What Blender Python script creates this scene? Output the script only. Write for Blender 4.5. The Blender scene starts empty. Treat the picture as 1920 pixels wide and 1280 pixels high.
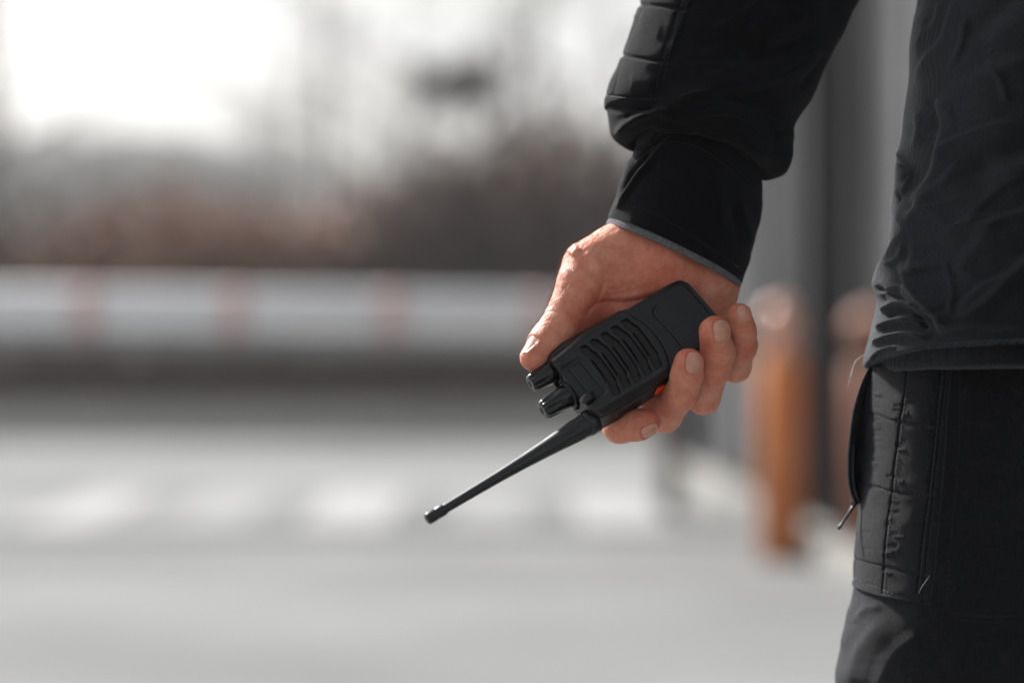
import bpy, math, random
import numpy as np
from mathutils import Vector, Matrix

# ------------------------------------------------------------------ camera, sky, sun, exposure
S = bpy.context.scene
COL = S.collection
FPX = 4533.3                      # focal length in pixels of the 1920 px wide photograph (85 mm, 36 mm sensor)
D0 = 1550.0                       # mm from the lens to the hand
PITCH = math.atan(40 / FPX)
CAMZ = 0.9
cam = bpy.data.cameras.new('camera')
cam.lens = 85; cam.sensor_width = 36; cam.sensor_fit = 'HORIZONTAL'
cam.clip_start = 0.05; cam.clip_end = 3000
cam.dof.use_dof = True; cam.dof.focus_distance = 1.545; cam.dof.aperture_fstop = 2.4
camo = bpy.data.objects.new('camera', cam); COL.objects.link(camo)
camo.location = (0, 0, CAMZ); camo.rotation_euler = (math.pi / 2 - PITCH, 0, 0)
S.camera = camo

SUN_DIR = Vector((-0.515, 0.60, 0.61)).normalized()
w = bpy.data.worlds.new('World'); S.world = w; w.use_nodes = True
nt = w.node_tree; nt.nodes.clear()
sky = nt.nodes.new('ShaderNodeTexSky'); sky.sky_type = 'NISHITA'; sky.sun_disc = False
sky.sun_elevation = math.asin(SUN_DIR.z)
sky.sun_rotation = math.atan2(SUN_DIR.x, SUN_DIR.y)
sky.air_density = 1.0; sky.dust_density = 4.0
hs = nt.nodes.new('ShaderNodeHueSaturation'); hs.inputs['Saturation'].default_value = 0.24
tc = nt.nodes.new('ShaderNodeTexCoord')
mp = nt.nodes.new('ShaderNodeMapping'); mp.inputs['Scale'].default_value = (1, 1, 2.2)
nz = nt.nodes.new('ShaderNodeTexNoise'); nz.inputs['Scale'].default_value = 3.2; nz.inputs['Detail'].default_value = 5
mr = nt.nodes.new('ShaderNodeMapRange'); mr.inputs[1].default_value = .3; mr.inputs[2].default_value = .7
mr.inputs[3].default_value = .82; mr.inputs[4].default_value = 1.2
mx = nt.nodes.new('ShaderNodeVectorMath'); mx.operation = 'SCALE'
bg = nt.nodes.new('ShaderNodeBackground'); bg.inputs[1].default_value = 0.106
wo = nt.nodes.new('ShaderNodeOutputWorld')
L = nt.links.new
L(tc.outputs['Generated'], mp.inputs[0]); L(mp.outputs[0], nz.inputs['Vector']); L(nz.outputs[0], mr.inputs[0])
L(sky.outputs[0], hs.inputs['Color']); L(hs.outputs[0], mx.inputs[0]); L(mr.outputs[0], mx.inputs['Scale'])
L(mx.outputs[0], bg.inputs[0]); L(bg.outputs[0], wo.inputs[0])
sl = bpy.data.lights.new('sun', 'SUN'); sl.energy = 5.0; sl.angle = math.radians(5); sl.color = (1, .975, .945)
so = bpy.data.objects.new('sun', sl); COL.objects.link(so)
so.rotation_euler = SUN_DIR.to_track_quat('Z', 'Y').to_euler()
S.view_settings.view_transform = 'Standard'; S.view_settings.look = 'None'
S.view_settings.gamma = 1; S.view_settings.use_curve_mapping = False
S.view_settings.exposure = 0.68
S.cycles.use_denoising = True
S.cycles.max_bounces = 6
S.cycles.sample_clamp_indirect = 6

# ------------------------------------------------------------------ helpers
CP, SP = math.cos(PITCH), math.sin(PITCH)
def cam2world(a):
    """(n,3) in mm, right / up / back of the lens -> world metres"""
    a = np.asarray(a, float) / 1000
    x, y, d = a[..., 0], a[..., 1], -a[..., 2]
    return np.stack([x, d * CP + y * SP, CAMZ - d * SP + y * CP], -1)
def P(px, py, z=0.0):
    """a place seen at pixel px,py of the photograph, z mm nearer than the hand's plane"""
    px = np.asarray(px, float); d = D0 - np.asarray(z, float)
    return np.stack(np.broadcast_arrays((px - 960) / FPX * d, -(np.asarray(py, float) - 640) / FPX * d, -d), -1)
def at(px, py, d):
    p = cam2world(P(px, py, D0 - d * 1000)); return Vector(p)
def ground_at(px, py):
    d = FPX * CAMZ / (py - 600); return Vector(((px - 960) / FPX * d, d, 0))

def tagit(o, label=None, cat=None, group=None, kind=None):
    if label: o['label'] = label
    if cat: o['category'] = cat
    if group: o['group'] = group
    if kind: o['kind'] = kind
    return o
def empty(name, loc, label, cat, group=None):
    o = bpy.data.objects.new(name, None); COL.objects.link(o); o.location = loc
    o.empty_display_size = .05
    return tagit(o, label, cat, group)
def wloc(o):
    v = Vector((0, 0, 0))
    while o: v = v + o.location; o = o.parent
    return v
def mesh_obj(name, verts, faces, mat, parent=None, smooth=True, loc=None):
    """verts in world metres; origin put at the parent's origin, or at loc"""
    verts = np.asarray(verts, float)
    org = wloc(parent) if parent is not None else (Vector(loc) if loc is not None else Vector((0, 0, 0)))
    me = bpy.data.meshes.new(name)
    v = verts - np.array(org)
    if isinstance(faces, np.ndarray):
        n = len(faces); k = faces.shape[1]
        me.vertices.add(len(v)); me.vertices.foreach_set('co', v.astype(np.float32).ravel())
        me.loops.add(n * k); me.loops.foreach_set('vertex_index', faces.astype(np.int32).ravel())
        me.polygons.add(n); me.polygons.foreach_set('loop_start', np.arange(0, n * k, k, dtype=np.int32))
        me.update(calc_edges=True); me.validate()
    else:
        me.from_pydata([tuple(q) for q in v], [], faces)
    me.polygons.foreach_set('use_smooth', np.full(len(me.polygons), smooth))
    me.materials.append(mat)
    o = bpy.data.objects.new(name, me); COL.objects.link(o)
    if parent is not None: o.parent = parent
    elif loc is not None: o.location = loc
    return o
def grid_faces(nu, nv, closed_v=False):
    i = np.arange(nu - 1)[:, None]; j = np.arange(nv if closed_v else nv - 1)[None, :]
    j2 = (j + 1) % nv
    return np.stack(np.broadcast_arrays(i * nv + j, i * nv + j2, (i + 1) * nv + j2, (i + 1) * nv + j), -1).reshape(-1, 4)
def smoothstep(a, b, x):
    t = np.clip((x - a) / (b - a), 0, 1); return t * t * (3 - 2 * t)
_rng = np.random.default_rng(5)
_tab = _rng.random(65536).astype(np.float32)
def vnoise(p):
    """value noise, p (...,k)"""
    p = np.asarray(p, np.float32); k = p.shape[-1]
    i = np.floor(p).astype(np.int64); f = p - i; f = f * f * (3 - 2 * f)
    pr = [73856093, 19349663, 83492791]
    out = 0
    for c in range(2 ** k):
        h = 0; wt = 1
        for a in range(k):
            b = (c >> a) & 1
            h = h ^ ((i[..., a] + b) * pr[a]); wt = wt * (f[..., a] if b else 1 - f[..., a])
        h = (h ^ (h >> 13)) * 1274126177
        out = out + wt * _tab[(h ^ (h >> 16)) & 65535]
    return out - .5
def fbm(p, o=4):
    p = np.asarray(p, np.float32); s = 0; a = 1
    for k in range(o):
        s = s + a * vnoise(p * 2 ** k + 17.3 * k); a *= .5
    return s
def polydist(x, y, pts):
    """distance to a polyline, signed side and fraction along it"""
    pts = np.asarray(pts, float); best = np.full(x.shape, 1e9); side = np.zeros(x.shape); fr = np.zeros(x.shape)
    seg = np.hypot(*(pts[1:] - pts[:-1]).T); cum = np.concatenate([[0], np.cumsum(seg)]); tot = cum[-1]
    for k in range(len(pts) - 1):
        ax, ay = pts[k]; bx, by = pts[k + 1]; dx, dy = bx - ax, by - ay; l2 = dx * dx + dy * dy + 1e-9
        t = np.clip(((x - ax) * dx + (y - ay) * dy) / l2, 0, 1)
        ex, ey = x - ax - t * dx, y - ay - t * dy; d = np.hypot(ex, ey)
        m = d < best
        best = np.where(m, d, best); side = np.where(m, np.sign(dx * ey - dy * ex), side)
        fr = np.where(m, (cum[k] + t * seg[k]) / tot, fr)
    return best, side, fr
def spl(pts, n=8):
    """Catmull-Rom through points, densified"""
    p = np.asarray(pts, float); q = np.vstack([2 * p[0] - p[1], p, 2 * p[-1] - p[-2]]); out = []
    for k in range(len(p) - 1):
        a, b, c, d = q[k:k + 4]
        for s in np.arange(n) / n:
            out.append(.5 * ((2 * b) + (-a + c) * s + (2 * a - 5 * b + 4 * c - d) * s * s + (-a + 3 * b - 3 * c + d) * s ** 3))
    out.append(p[-1]); return np.array(out)
def strokes(x, y, SL):
    """relief in mm from drawn folds: (kind, points, width px, height mm)"""
    out = np.zeros(x.shape)
    for st in SL:
        kind, pts, wd, h = st[:4]
        pts = np.asarray(pts, float)
        if len(pts) > 2 and kind != 'n': pts = spl(pts, 3)
        mg = wd * (20 if kind[0] == 's' else 6); lo, hi = pts.min(0) - mg, pts.max(0) + mg
        m = (x > lo[0]) & (x < hi[0]) & (y > lo[1]) & (y < hi[1])
        if not m.any(): continue
        d, s, f = polydist(x[m], y[m], pts)
        tap = 1 if kind.endswith('!') else smoothstep(0, .18, f) * smoothstep(0, .25, 1 - f)
        k = kind[0]
        if k == 'r': v = np.exp(-(d / wd) ** 2)
        elif k == 'c': v = -np.exp(-np.abs(d) / wd)
        elif k == 'v': v = -np.exp(-(d / wd) ** 2)
        elif k == 's':                                   # one-sided fold: steep on one flank, gentle on the other
            sd = d * s; v = np.exp(-np.maximum(sd, 0) / (4.5 * wd)) * smoothstep(-2.6 * wd, 1.0 * wd, sd)
        out[m] += v * h * tap
    return out

# ---- signed distance volumes
def surface_nets(f, org, h):
    nx, ny, nz_ = f.shape
    ins = f < 0
    cnt = np.zeros((nx - 1, ny - 1, nz_ - 1), np.uint8)
    for a in (0, 1):
        for b in (0, 1):
            for c in (0, 1):
                cnt += ins[a:nx - 1 + a, b:ny - 1 + b, c:nz_ - 1 + c]
    act = (cnt > 0) & (cnt < 8)
    I, J_, K = np.nonzero(act)
    idx = np.full(act.shape, -1, np.int32); idx[I, J_, K] = np.arange(len(I))
    cs = [(a, b, c) for a in (0, 1) for b in (0, 1) for c in (0, 1)]
    acc = np.zeros((len(I), 3)); n = np.zeros(len(I))
    for p in cs:
        for ax in range(3):
            if p[ax] == 0:
                q = list(p); q[ax] = 1
                v0 = f[I + p[0], J_ + p[1], K + p[2]]; v1 = f[I + q[0], J_ + q[1], K + q[2]]
                m = (v0 < 0) != (v1 < 0)
                t = np.where(m, v0 / np.where(m, v0 - v1, 1), 0)
                pt = np.tile(np.array(p, float), (len(I), 1)); pt[:, ax] += t
                acc += pt * m[:, None]; n += m
    V = (np.stack([I, J_, K], -1) + acc / n[:, None]) * h + np.array(org)
    F = []
    for ax in range(3):
        sl0 = [slice(1, -1)] * 3; sl0[ax] = slice(0, -1)
        sl1 = [slice(1, -1)] * 3; sl1[ax] = slice(1, None)
        A = ins[tuple(sl0)]; B = ins[tuple(sl1)]
        for sgn, m in ((1, A & ~B), (-1, ~A & B)):
            e = np.stack(np.nonzero(m), -1)
            if not len(e): continue
            e = e + 1; e[:, ax] -= 1
            o1, o2 = [(1, 2), (2, 0), (0, 1)][ax]
            def g(d1, d2):
                q = e.copy(); q[:, o1] -= d1; q[:, o2] -= d2; return idx[q[:, 0], q[:, 1], q[:, 2]]
            quad = np.stack([g(1, 1), g(0, 1), g(0, 0), g(1, 0)], -1)
            if sgn < 0: quad = quad[:, ::-1]
            F.append(quad)
    F = np.concatenate(F); F = F[(F >= 0).all(1)]
    return V, F
def smin(a, b, k):
    h = np.maximum(k - np.abs(a - b), 0) / k
    return np.minimum(a, b) - h * h * k * .25
def smax(a, b, k): return -smin(-a, -b, k)
def cone_d(p, a, b, r1, r2):
    a = np.asarray(a, np.float32); b = np.asarray(b, np.float32); ba = b - a; l2 = float(ba @ ba) + 1e-6
    pa = p - a; t = np.clip((pa @ ba) / l2, 0, 1)
    q = pa - t[..., None] * ba
    return np.sqrt((q * q).sum(-1)) - (r1 + (r2 - r1) * t)
class Field:
    """a grid of distances, in which shapes only touch the box round themselves"""
    def __init__(s, lo, hi, h):
        s.lo = np.array(lo, float); s.h = h; s.n = np.ceil((np.array(hi) - s.lo) / h).astype(int) + 1
        s.ax = [(s.lo[k] + np.arange(s.n[k]) * h).astype(np.float32) for k in range(3)]
        s.f = np.full(tuple(s.n), 1e3, np.float32)
    def box(s, lo, hi):
        a = np.clip(((np.array(lo) - s.lo) / s.h).astype(int), 0, s.n - 1); b = np.clip(((np.array(hi) - s.lo) / s.h).astype(int) + 2, 0, s.n)
        return tuple(slice(int(x), int(y)) for x, y in zip(a, b))
    def pts(s, sl): return np.stack(np.meshgrid(s.ax[0][sl[0]], s.ax[1][sl[1]], s.ax[2][sl[2]], indexing='ij'), -1)
    def cone(s, a, b, r1, r2, k):
        m = max(r1, r2) + k + 4; a = np.array(a); b = np.array(b)
        sl = s.box(np.minimum(a, b) - m, np.maximum(a, b) + m)
        if any(q.stop <= q.start for q in sl): return
        s.f[sl] = smin(s.f[sl], cone_d(s.pts(sl), a, b, r1, r2), k)

# ------------------------------------------------------------------ materials
def newmat(name):
    m = bpy.data.materials.new(name); m.use_nodes = True; n = m.node_tree; n.nodes.clear()
    out = n.nodes.new('ShaderNodeOutputMaterial'); b = n.nodes.new('ShaderNodeBsdfPrincipled')
    n.links.new(b.outputs[0], out.inputs[0]); return m, n, b
def simple(name, col, rough=.5, noise=0, nscale=20, bump=0, bscale=80, metal=0, spec=.5, sheen=0, bdist=.001, col2=None, detail=4):
    m, n, b = newmat(name); I = b.inputs
    I['Roughness'].default_value = rough; I['Metallic'].default_value = metal; I['Specular IOR Level'].default_value = spec
    if sheen: I['Sheen Weight'].default_value = sheen; I['Sheen Roughness'].default_value = .5
    tcn = n.nodes.new('ShaderNodeTexCoord')
    if noise or col2:
        t = n.nodes.new('ShaderNodeTexNoise'); t.inputs['Scale'].default_value = nscale; t.inputs['Detail'].default_value = detail
        n.links.new(tcn.outputs['Object'], t.inputs['Vector'])
        r = n.nodes.new('ShaderNodeValToRGB'); n.links.new(t.outputs[0], r.inputs[0]); n.links.new(r.outputs[0], I['Base Color'])
        c2 = col2 or tuple(c * (1 + noise) for c in col); c1 = col if col2 else tuple(c * (1 - noise) for c in col)
        r.color_ramp.elements[0].position = .35; r.color_ramp.elements[1].position = .65
        r.color_ramp.elements[0].color = (*c1, 1); r.color_ramp.elements[1].color = (*c2, 1)
    else: I['Base Color'].default_value = (*col, 1)
    if bump:
        t = n.nodes.new('ShaderNodeTexNoise'); t.inputs['Scale'].default_value = bscale; t.inputs['Detail'].default_value = 3
        n.links.new(tcn.outputs['Object'], t.inputs['Vector'])
        bm = n.nodes.new('ShaderNodeBump'); bm.inputs['Strength'].default_value = bump; bm.inputs['Distance'].default_value = bdist
        n.links.new(t.outputs[0], bm.inputs['Height']); n.links.new(bm.outputs[0], I['Normal'])
    return m
def fabric(name, col, weave=1900, rough=.75, sheen=.35, wbump=.5, var=.5):
    """woven cloth: two crossed wave reliefs, slubs and uneven wear"""
    m, n, b = newmat(name); I = b.inputs; I['Roughness'].default_value = rough; I['Specular IOR Level'].default_value = .10
    I['Sheen Weight'].default_value = sheen; I['Sheen Roughness'].default_value = .25; I['Sheen Tint'].default_value = (.8, .85, .95, 1)
    tcn = n.nodes.new('ShaderNodeTexCoord')
    hs_ = []
    for ax, sc, rot in (('X', weave, .1), ('Z', weave * .8, .05)):
        wv = n.nodes.new('ShaderNodeTexWave'); wv.bands_direction = ax; wv.inputs['Scale'].default_value = sc * .3
        wv.inputs['Distortion'].default_value = 3.0; wv.inputs['Detail'].default_value = 2; wv.inputs['Detail Scale'].default_value = 1.5
        n.links.new(tcn.outputs['Object'], wv.inputs['Vector']); hs_.append(wv)
    ad = n.nodes.new('ShaderNodeMath'); ad.operation = 'ADD'
    n.links.new(hs_[0].outputs['Fac'], ad.inputs[0]); n.links.new(hs_[1].outputs['Fac'], ad.inputs[1])
    t = n.nodes.new('ShaderNodeTexNoise'); t.inputs['Scale'].default_value = 360; t.inputs['Detail'].default_value = 5; t.inputs['Roughness'].default_value = .7
    n.links.new(tcn.outputs['Object'], t.inputs['Vector'])
    ad2 = n.nodes.new('ShaderNodeMath'); ad2.operation = 'MULTIPLY_ADD'; ad2.inputs[1].default_value = .6
    n.links.new(ad.outputs[0], ad2.inputs[0]); n.links.new(t.outputs[0], ad2.inputs[2])
    bm = n.nodes.new('ShaderNodeBump'); bm.inputs['Strength'].default_value = min(1, wbump * 1.1); bm.inputs['Distance'].default_value = .0008
    n.links.new(ad2.outputs[0], bm.inputs['Height']); n.links.new(bm.outputs[0], I['Normal'])
    t2 = n.nodes.new('ShaderNodeTexNoise'); t2.inputs['Scale'].default_value = 420; t2.inputs['Detail'].default_value = 6; t2.inputs['Roughness'].default_value = .8
    n.links.new(tcn.outputs['Object'], t2.inputs['Vector'])
    r = n.nodes.new('ShaderNodeValToRGB'); n.links.new(t2.outputs[0], r.inputs[0]); n.links.new(r.outputs[0], I['Base Color'])
    r.color_ramp.elements[0].position = .3; r.color_ramp.elements[1].position = .7
    r.color_ramp.elements[0].color = (*[c * (1 - var) for c in col], 1); r.color_ramp.elements[1].color = (*[c * (1 + var) for c in col], 1)
    return m
M = {}
M['jacket'] = fabric('jacket_cloth', (.0130, .0136, .0156), wbump=.8, sheen=.28, rough=.7)
M['sleeve'] = fabric('sleeve_cloth', (.0065, .0067, .0080), wbump=.7, sheen=.07, rough=.8)
M['trousers'] = fabric('trouser_cloth', (.0150, .0158, .0180), weave=2000, wbump=.8, sheen=.12, var=.6, rough=.75)
M['knit'] = fabric('grey_knit', (.15, .15, .155), weave=1200, wbump=.7, var=.5)
M['plastic'] = simple('black_plastic', (.0055, .0057, .0075), .40, bump=.25, bscale=2200, bdist=.0003, spec=.5)
M['plastic_satin'] = simple('satin_black_plastic', (.010, .010, .012), .34, bump=.12, bscale=1500, bdist=.0003)
M['gloss'] = simple('glossy_black_plastic', (.008, .008, .009), .2, bump=.08, bscale=300, bdist=.0005)
M['rubber'] = simple('antenna_rubber', (.012, .012, .014), .38, bump=.2, bscale=1800, bdist=.0003)
M['grille'] = simple('dusty_grille', (.012, .0115, .010), .8, col2=(.03, .026, .02), nscale=900, bump=.6, bscale=1600, bdist=.0006)
M['label'] = simple('label_film', (.026, .025, .028), .6, bump=.2, bscale=2500, bdist=.0002)
M['orange'] = simple('orange_rubber', (.85, .06, .008), .45, bump=.2, bscale=900, bdist=.0004)
M['lens'] = simple('led_lens', (.06, .06, .085), .06)
M['steel'] = simple('zip_metal', (.05, .05, .055), .35, metal=.8)
M['thread'] = simple('pale_thread', (.45, .40, .36), .8)
M['stitch_dark'] = simple('dark_stitch_thread', (.016, .0165, .02), .7)
M['stitch'] = simple('stitch_thread', (.035, .036, .04), .7)
def skin():
    m, n, b = newmat('skin'); I = b.inputs
    tcn = n.nodes.new('ShaderNodeTexCoord')
    at_ = n.nodes.new('ShaderNodeAttribute'); at_.attribute_name = 'flush'
    t = n.nodes.new('ShaderNodeTexNoise'); t.inputs['Scale'].default_value = 110; t.inputs['Detail'].default_value = 8; t.inputs['Roughness'].default_value = .75
    n.links.new(tcn.outputs['Object'], t.inputs['Vector'])
    ad = n.nodes.new('ShaderNodeMath'); ad.operation = 'MULTIPLY_ADD'; ad.inputs[1].default_value = 1.25
    n.links.new(t.outputs[0], ad.inputs[0]); n.links.new(at_.outputs['Fac'], ad.inputs[2])
    r = n.nodes.new('ShaderNodeValToRGB'); n.links.new(ad.outputs[0], r.inputs[0])
    r.color_ramp.elements[0].position = .25; r.color_ramp.elements[0].color = (.75, .42, .29, 1)
    r.color_ramp.elements[1].position = 1.0; r.color_ramp.elements[1].color = (.52, .140, .083, 1)
    e = r.color_ramp.elements.new(.6); e.color = (.67, .268, .172, 1)
    n.links.new(r.outputs[0], I['Base Color'])
    I['Subsurface Weight'].default_value = .22; I['Subsurface Radius'].default_value = (1, .35, .18); I['Subsurface Scale'].default_value = .006
    I['Roughness'].default_value = .56; I['Specular IOR Level'].default_value = .35
    # pores and the criss-cross of fine skin lines
    v = n.nodes.new('ShaderNodeTexVoronoi'); v.inputs['Scale'].default_value = 900; v.feature = 'DISTANCE_TO_EDGE'
    mpn = n.nodes.new('ShaderNodeMapping'); mpn.inputs['Rotation'].default_value = (0, .7, 0); mpn.inputs['Scale'].default_value = (1, 1, .55)
    n.links.new(tcn.outputs['Object'], mpn.inputs[0]); n.links.new(mpn.outputs[0], v.inputs['Vector'])
    t3 = n.nodes.new('ShaderNodeTexNoise'); t3.inputs['Scale'].default_value = 420; t3.inputs['Detail'].default_value = 4
    n.links.new(mpn.outputs[0], t3.inputs['Vector'])
    b1 = n.nodes.new('ShaderNodeBump'); b1.inputs['Strength'].default_value = .5; b1.inputs['Distance'].default_value = .0004
    n.links.new(v.outputs[0], b1.inputs['Height'])
    b2 = n.nodes.new('ShaderNodeBump'); b2.inputs['Strength'].default_value = .7; b2.inputs['Distance'].default_value = .0009
    n.links.new(t3.outputs[0], b2.inputs['Height']); n.links.new(b1.outputs[0], b2.inputs['Normal']); n.links.new(b2.outputs[0], I['Normal'])
    return m
M['skin'] = skin()
M['nail_tip'] = simple('nail_tip', (.74, .50, .41), .3)
M['nail'] = simple('fingernail', (.64, .30, .21), .2, noise=.08, nscale=200, bump=.1, bscale=700, bdist=.0002)
M['nail'].node_tree.nodes['Principled BSDF'].inputs['Subsurface Weight'].default_value = .3
M['nail'].node_tree.nodes['Principled BSDF'].inputs['Subsurface Scale'].default_value = .003
M['hair'] = simple('body_hair', (.22, .12, .06), .35)
M['ground'] = simple('concrete_ground', (.155, .158, .160), .85, spec=.12, col2=(.238, .242, .240), nscale=.5, bump=.4, bscale=60, bdist=.004, detail=9)
M['road'] = simple('far_road', (.030, .032, .030), .95, spec=.05, col2=(.045, .048, .043), nscale=.8, bump=.4, bscale=40, bdist=.01)
M['paint'] = simple('road_paint', (.34, .34, .345), .75, spec=.15, noise=.12, nscale=9, bump=.2, bscale=60)
M['paint_worn'] = simple('worn_road_paint', (.235, .24, .243), .75, spec=.15, col2=(.28, .28, .285), nscale=7, bump=.2, bscale=60)
M['white'] = simple('white_enamel', (.88, .89, .90), .35, noise=.05, nscale=6)
M['red'] = simple('red_band', (.68, .45, .44), .5, noise=.1, nscale=12)
M['skirt'] = simple('grey_skirt', (.36, .37, .37), .6, noise=.1, nscale=10)
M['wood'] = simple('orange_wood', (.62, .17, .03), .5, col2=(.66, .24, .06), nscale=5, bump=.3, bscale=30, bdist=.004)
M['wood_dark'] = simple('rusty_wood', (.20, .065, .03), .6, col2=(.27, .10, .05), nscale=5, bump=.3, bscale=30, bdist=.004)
M['cap'] = simple('glint_cap', (.70, .36, .24), .14, spec=.9)  # pale peach base colour paints in the sun glint on the dome
M['post'] = simple('anthracite_steel', (.012, .013, .016), .6, spec=.2)
M['clad'] = simple('grey_cladding', (.062, .063, .067), .9, spec=.04, noise=.15, nscale=1.5)
M['clad2'] = simple('pale_grey_cladding', (.13, .132, .138), .9, spec=.04, noise=.12, nscale=1.5)
M['kerb'] = simple('kerb_concrete', (.24, .235, .22), .8, noise=.12, nscale=8, bump=.3, bscale=50)
M['gravel'] = simple('dark_gravel', (.13, .135, .14), .9, noise=.3, nscale=60, bump=.8, bscale=90, bdist=.01)
M['bark'] = simple('grey_bark', (.17, .15, .135), .9, noise=.3, nscale=12, bump=.6, bscale=30, bdist=.01)
M['leaf_brown'] = simple('russet_leaves', (.085, .042, .028), .7, noise=.35, nscale=3)
M['leaf_tan'] = simple('tan_twigs', (.30, .16, .10), .75, noise=.3, nscale=3)
M['leaf_green'] = simple('evergreen_leaves', (.040, .032, .027), .6, noise=.35, nscale=3)
M['leaf_grey'] = simple('winter_wood', (.27, .265, .26), .85, noise=.3, nscale=.8)
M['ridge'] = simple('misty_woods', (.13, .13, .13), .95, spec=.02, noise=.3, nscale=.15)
M['hill'] = simple('far_meadow', (.09, .10, .075), .9, noise=.3, nscale=.1)
M['brick'] = simple('brown_brick', (.070, .034, .028), .85, noise=.25, nscale=4)
M['mortar'] = simple('mortar', (.07, .06, .055), .9)
M['boot'] = simple('black_leather', (.01, .01, .01), .4, bump=.3, bscale=200, bdist=.0005)
#SPLIT_BG

class MB:
    def __init__(s): s.v = []; s.f = []
    def add(s, v, f):
        o = len(s.v); s.v += [tuple(q) for q in v]; s.f += [tuple(i + o for i in q) for q in f]
    def box(s, c, d, rz=0, bev=0):
        x, y, z = [q / 2 for q in d]; R = Matrix.Rotation(rz, 3, 'Z'); c = Vector(c)
        b = min(bev, x * .9, y * .9, z * .9)
        if b <= 0:
            vs = [c + R @ Vector((sx * x, sy * y, sz * z)) for sz in (-1, 1) for sx, sy in ((-1, -1), (1, -1), (1, 1), (-1, 1))]
            s.add(vs, [(3, 2, 1, 0), (4, 5, 6, 7)] + [(i, (i + 1) % 4, 4 + (i + 1) % 4, 4 + i) for i in range(4)]); return
        vs = []
        for zz, ins in ((-z, b), (-z + b, 0), (z - b, 0), (z, b)):
            for sx, sy in ((-1, -1), (1, -1), (1, 1), (-1, 1)):
                vs.append(c + R @ Vector((sx * (x - ins), sy * (y - ins), zz)))
        fs = [(3, 2, 1, 0), (12, 13, 14, 15)]
        for k in range(3):
            fs += [(4 * k + i, 4 * k + (i + 1) % 4, 4 * k + 4 + (i + 1) % 4, 4 * k + 4 + i) for i in range(4)]
        s.add(vs, fs)
    def tube(s, pts, rad, n=8, cap=True):
        pts = [Vector(p) for p in pts]
        if not hasattr(rad, '__len__'): rad = [rad] * len(pts)
        vs = []; ref = None
        for k, p in enumerate(pts):
            t = (pts[min(k + 1, len(pts) - 1)] - pts[max(k - 1, 0)]).normalized()
            if ref is None: ref = Vector((0, 0, 1)) if abs(t.z) < .9 else Vector((1, 0, 0))
            a = t.cross(ref).normalized(); b = a.cross(t).normalized(); ref = b
            for i in range(n):
                q = 2 * math.pi * i / n; vs.append(p + (a * math.cos(q) + b * math.sin(q)) * rad[k])
        fs = [(k * n + i, k * n + (i + 1) % n, (k + 1) * n + (i + 1) % n, (k + 1) * n + i) for k in range(len(pts) - 1) for i in range(n)]
        if cap: fs += [tuple(range(n - 1, -1, -1)), tuple((len(pts) - 1) * n + i for i in range(n))]
        s.add(vs, fs)
    def lathe(s, c, prof, n=24):
        """prof (radius, z) from the bottom up, about the z axis at c"""
        c = Vector(c); vs = [c + Vector((r * math.cos(2 * math.pi * i / n), r * math.sin(2 * math.pi * i / n), z)) for r, z in prof for i in range(n)]
        fs = [(k * n + i, k * n + (i + 1) % n, (k + 1) * n + (i + 1) % n, (k + 1) * n + i) for k in range(len(prof) - 1) for i in range(n)]
        fs += [tuple(range(n - 1, -1, -1)), tuple((len(prof) - 1) * n + i for i in range(n))]
        s.add(vs, fs)
    def build(s, name, mat, parent=None, loc=None, smooth=False):
        return mesh_obj(name, s.v, s.f, mat, parent, smooth, loc)
def sheet(name, pts, z, mat, kind='structure'):
    v = [(x, y, z) for x, y in pts]
    o = mesh_obj(name, v, [tuple(range(len(v)))], mat, None, False); return tagit(o, kind=kind)

# ------------------------------------------------------------------ the setting
R_ = random.Random(3)
sheet('ground', [(-156, -36), (156, -36), (156, 296), (-156, 296)], 0, M['hill'])
sheet('pavement', [(-40, -12), (1.62, -12), (1.62, 8), (1.02, 13.6), (1.3, 17.6), (-40, 17.6)], .004, M['ground'])
sheet('road', [(-60, 17.6), (40, 17.6), (40, 26), (-60, 26)], .004, M['road'])
sheet('gravel_strip', [(1.62, 2), (5, 2), (5, 16), (1.06, 16), (1.06, 13.6), (1.2, 8.5)], .008, M['gravel'])
# block markings under the barrier
for k, (a, b, wn) in enumerate([(-560, -430, 0), (-320, -190, 1), (100, 232, 0), (350, 492, 1), (585, 745, 0), (855, 990, 1), (1075, 1235, 0)]):
    A = ground_at(a, 958); B = ground_at(b, 958); y0, y1 = 10.45, 12.6
    sheet('road_marking', [(A.x, y0), (B.x, y0), (B.x, y1), (A.x, y1)], .009, M['paint_worn' if wn else 'paint'])
# kerb, stone by stone
kb = empty('kerb', (1.0, 11, 0), 'pale concrete kerb beside the wooden bollards', 'kerb'); tagit(kb, kind=None)
ka, kz = Vector((.97, 14.0, 0)), Vector((1.27, 6.4, 0)); n = 9
for k in range(n):
    p = ka.lerp(kz, (k + .5) / n); l = (kz - ka).length / n
    m = MB(); m.box((p.x, p.y, .055), (.13, l - .012, .11), rz=math.atan2(-(kz - ka).x, (kz - ka).y) , bev=.012)
    m.build('kerb_stone', M['kerb'], kb)

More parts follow.
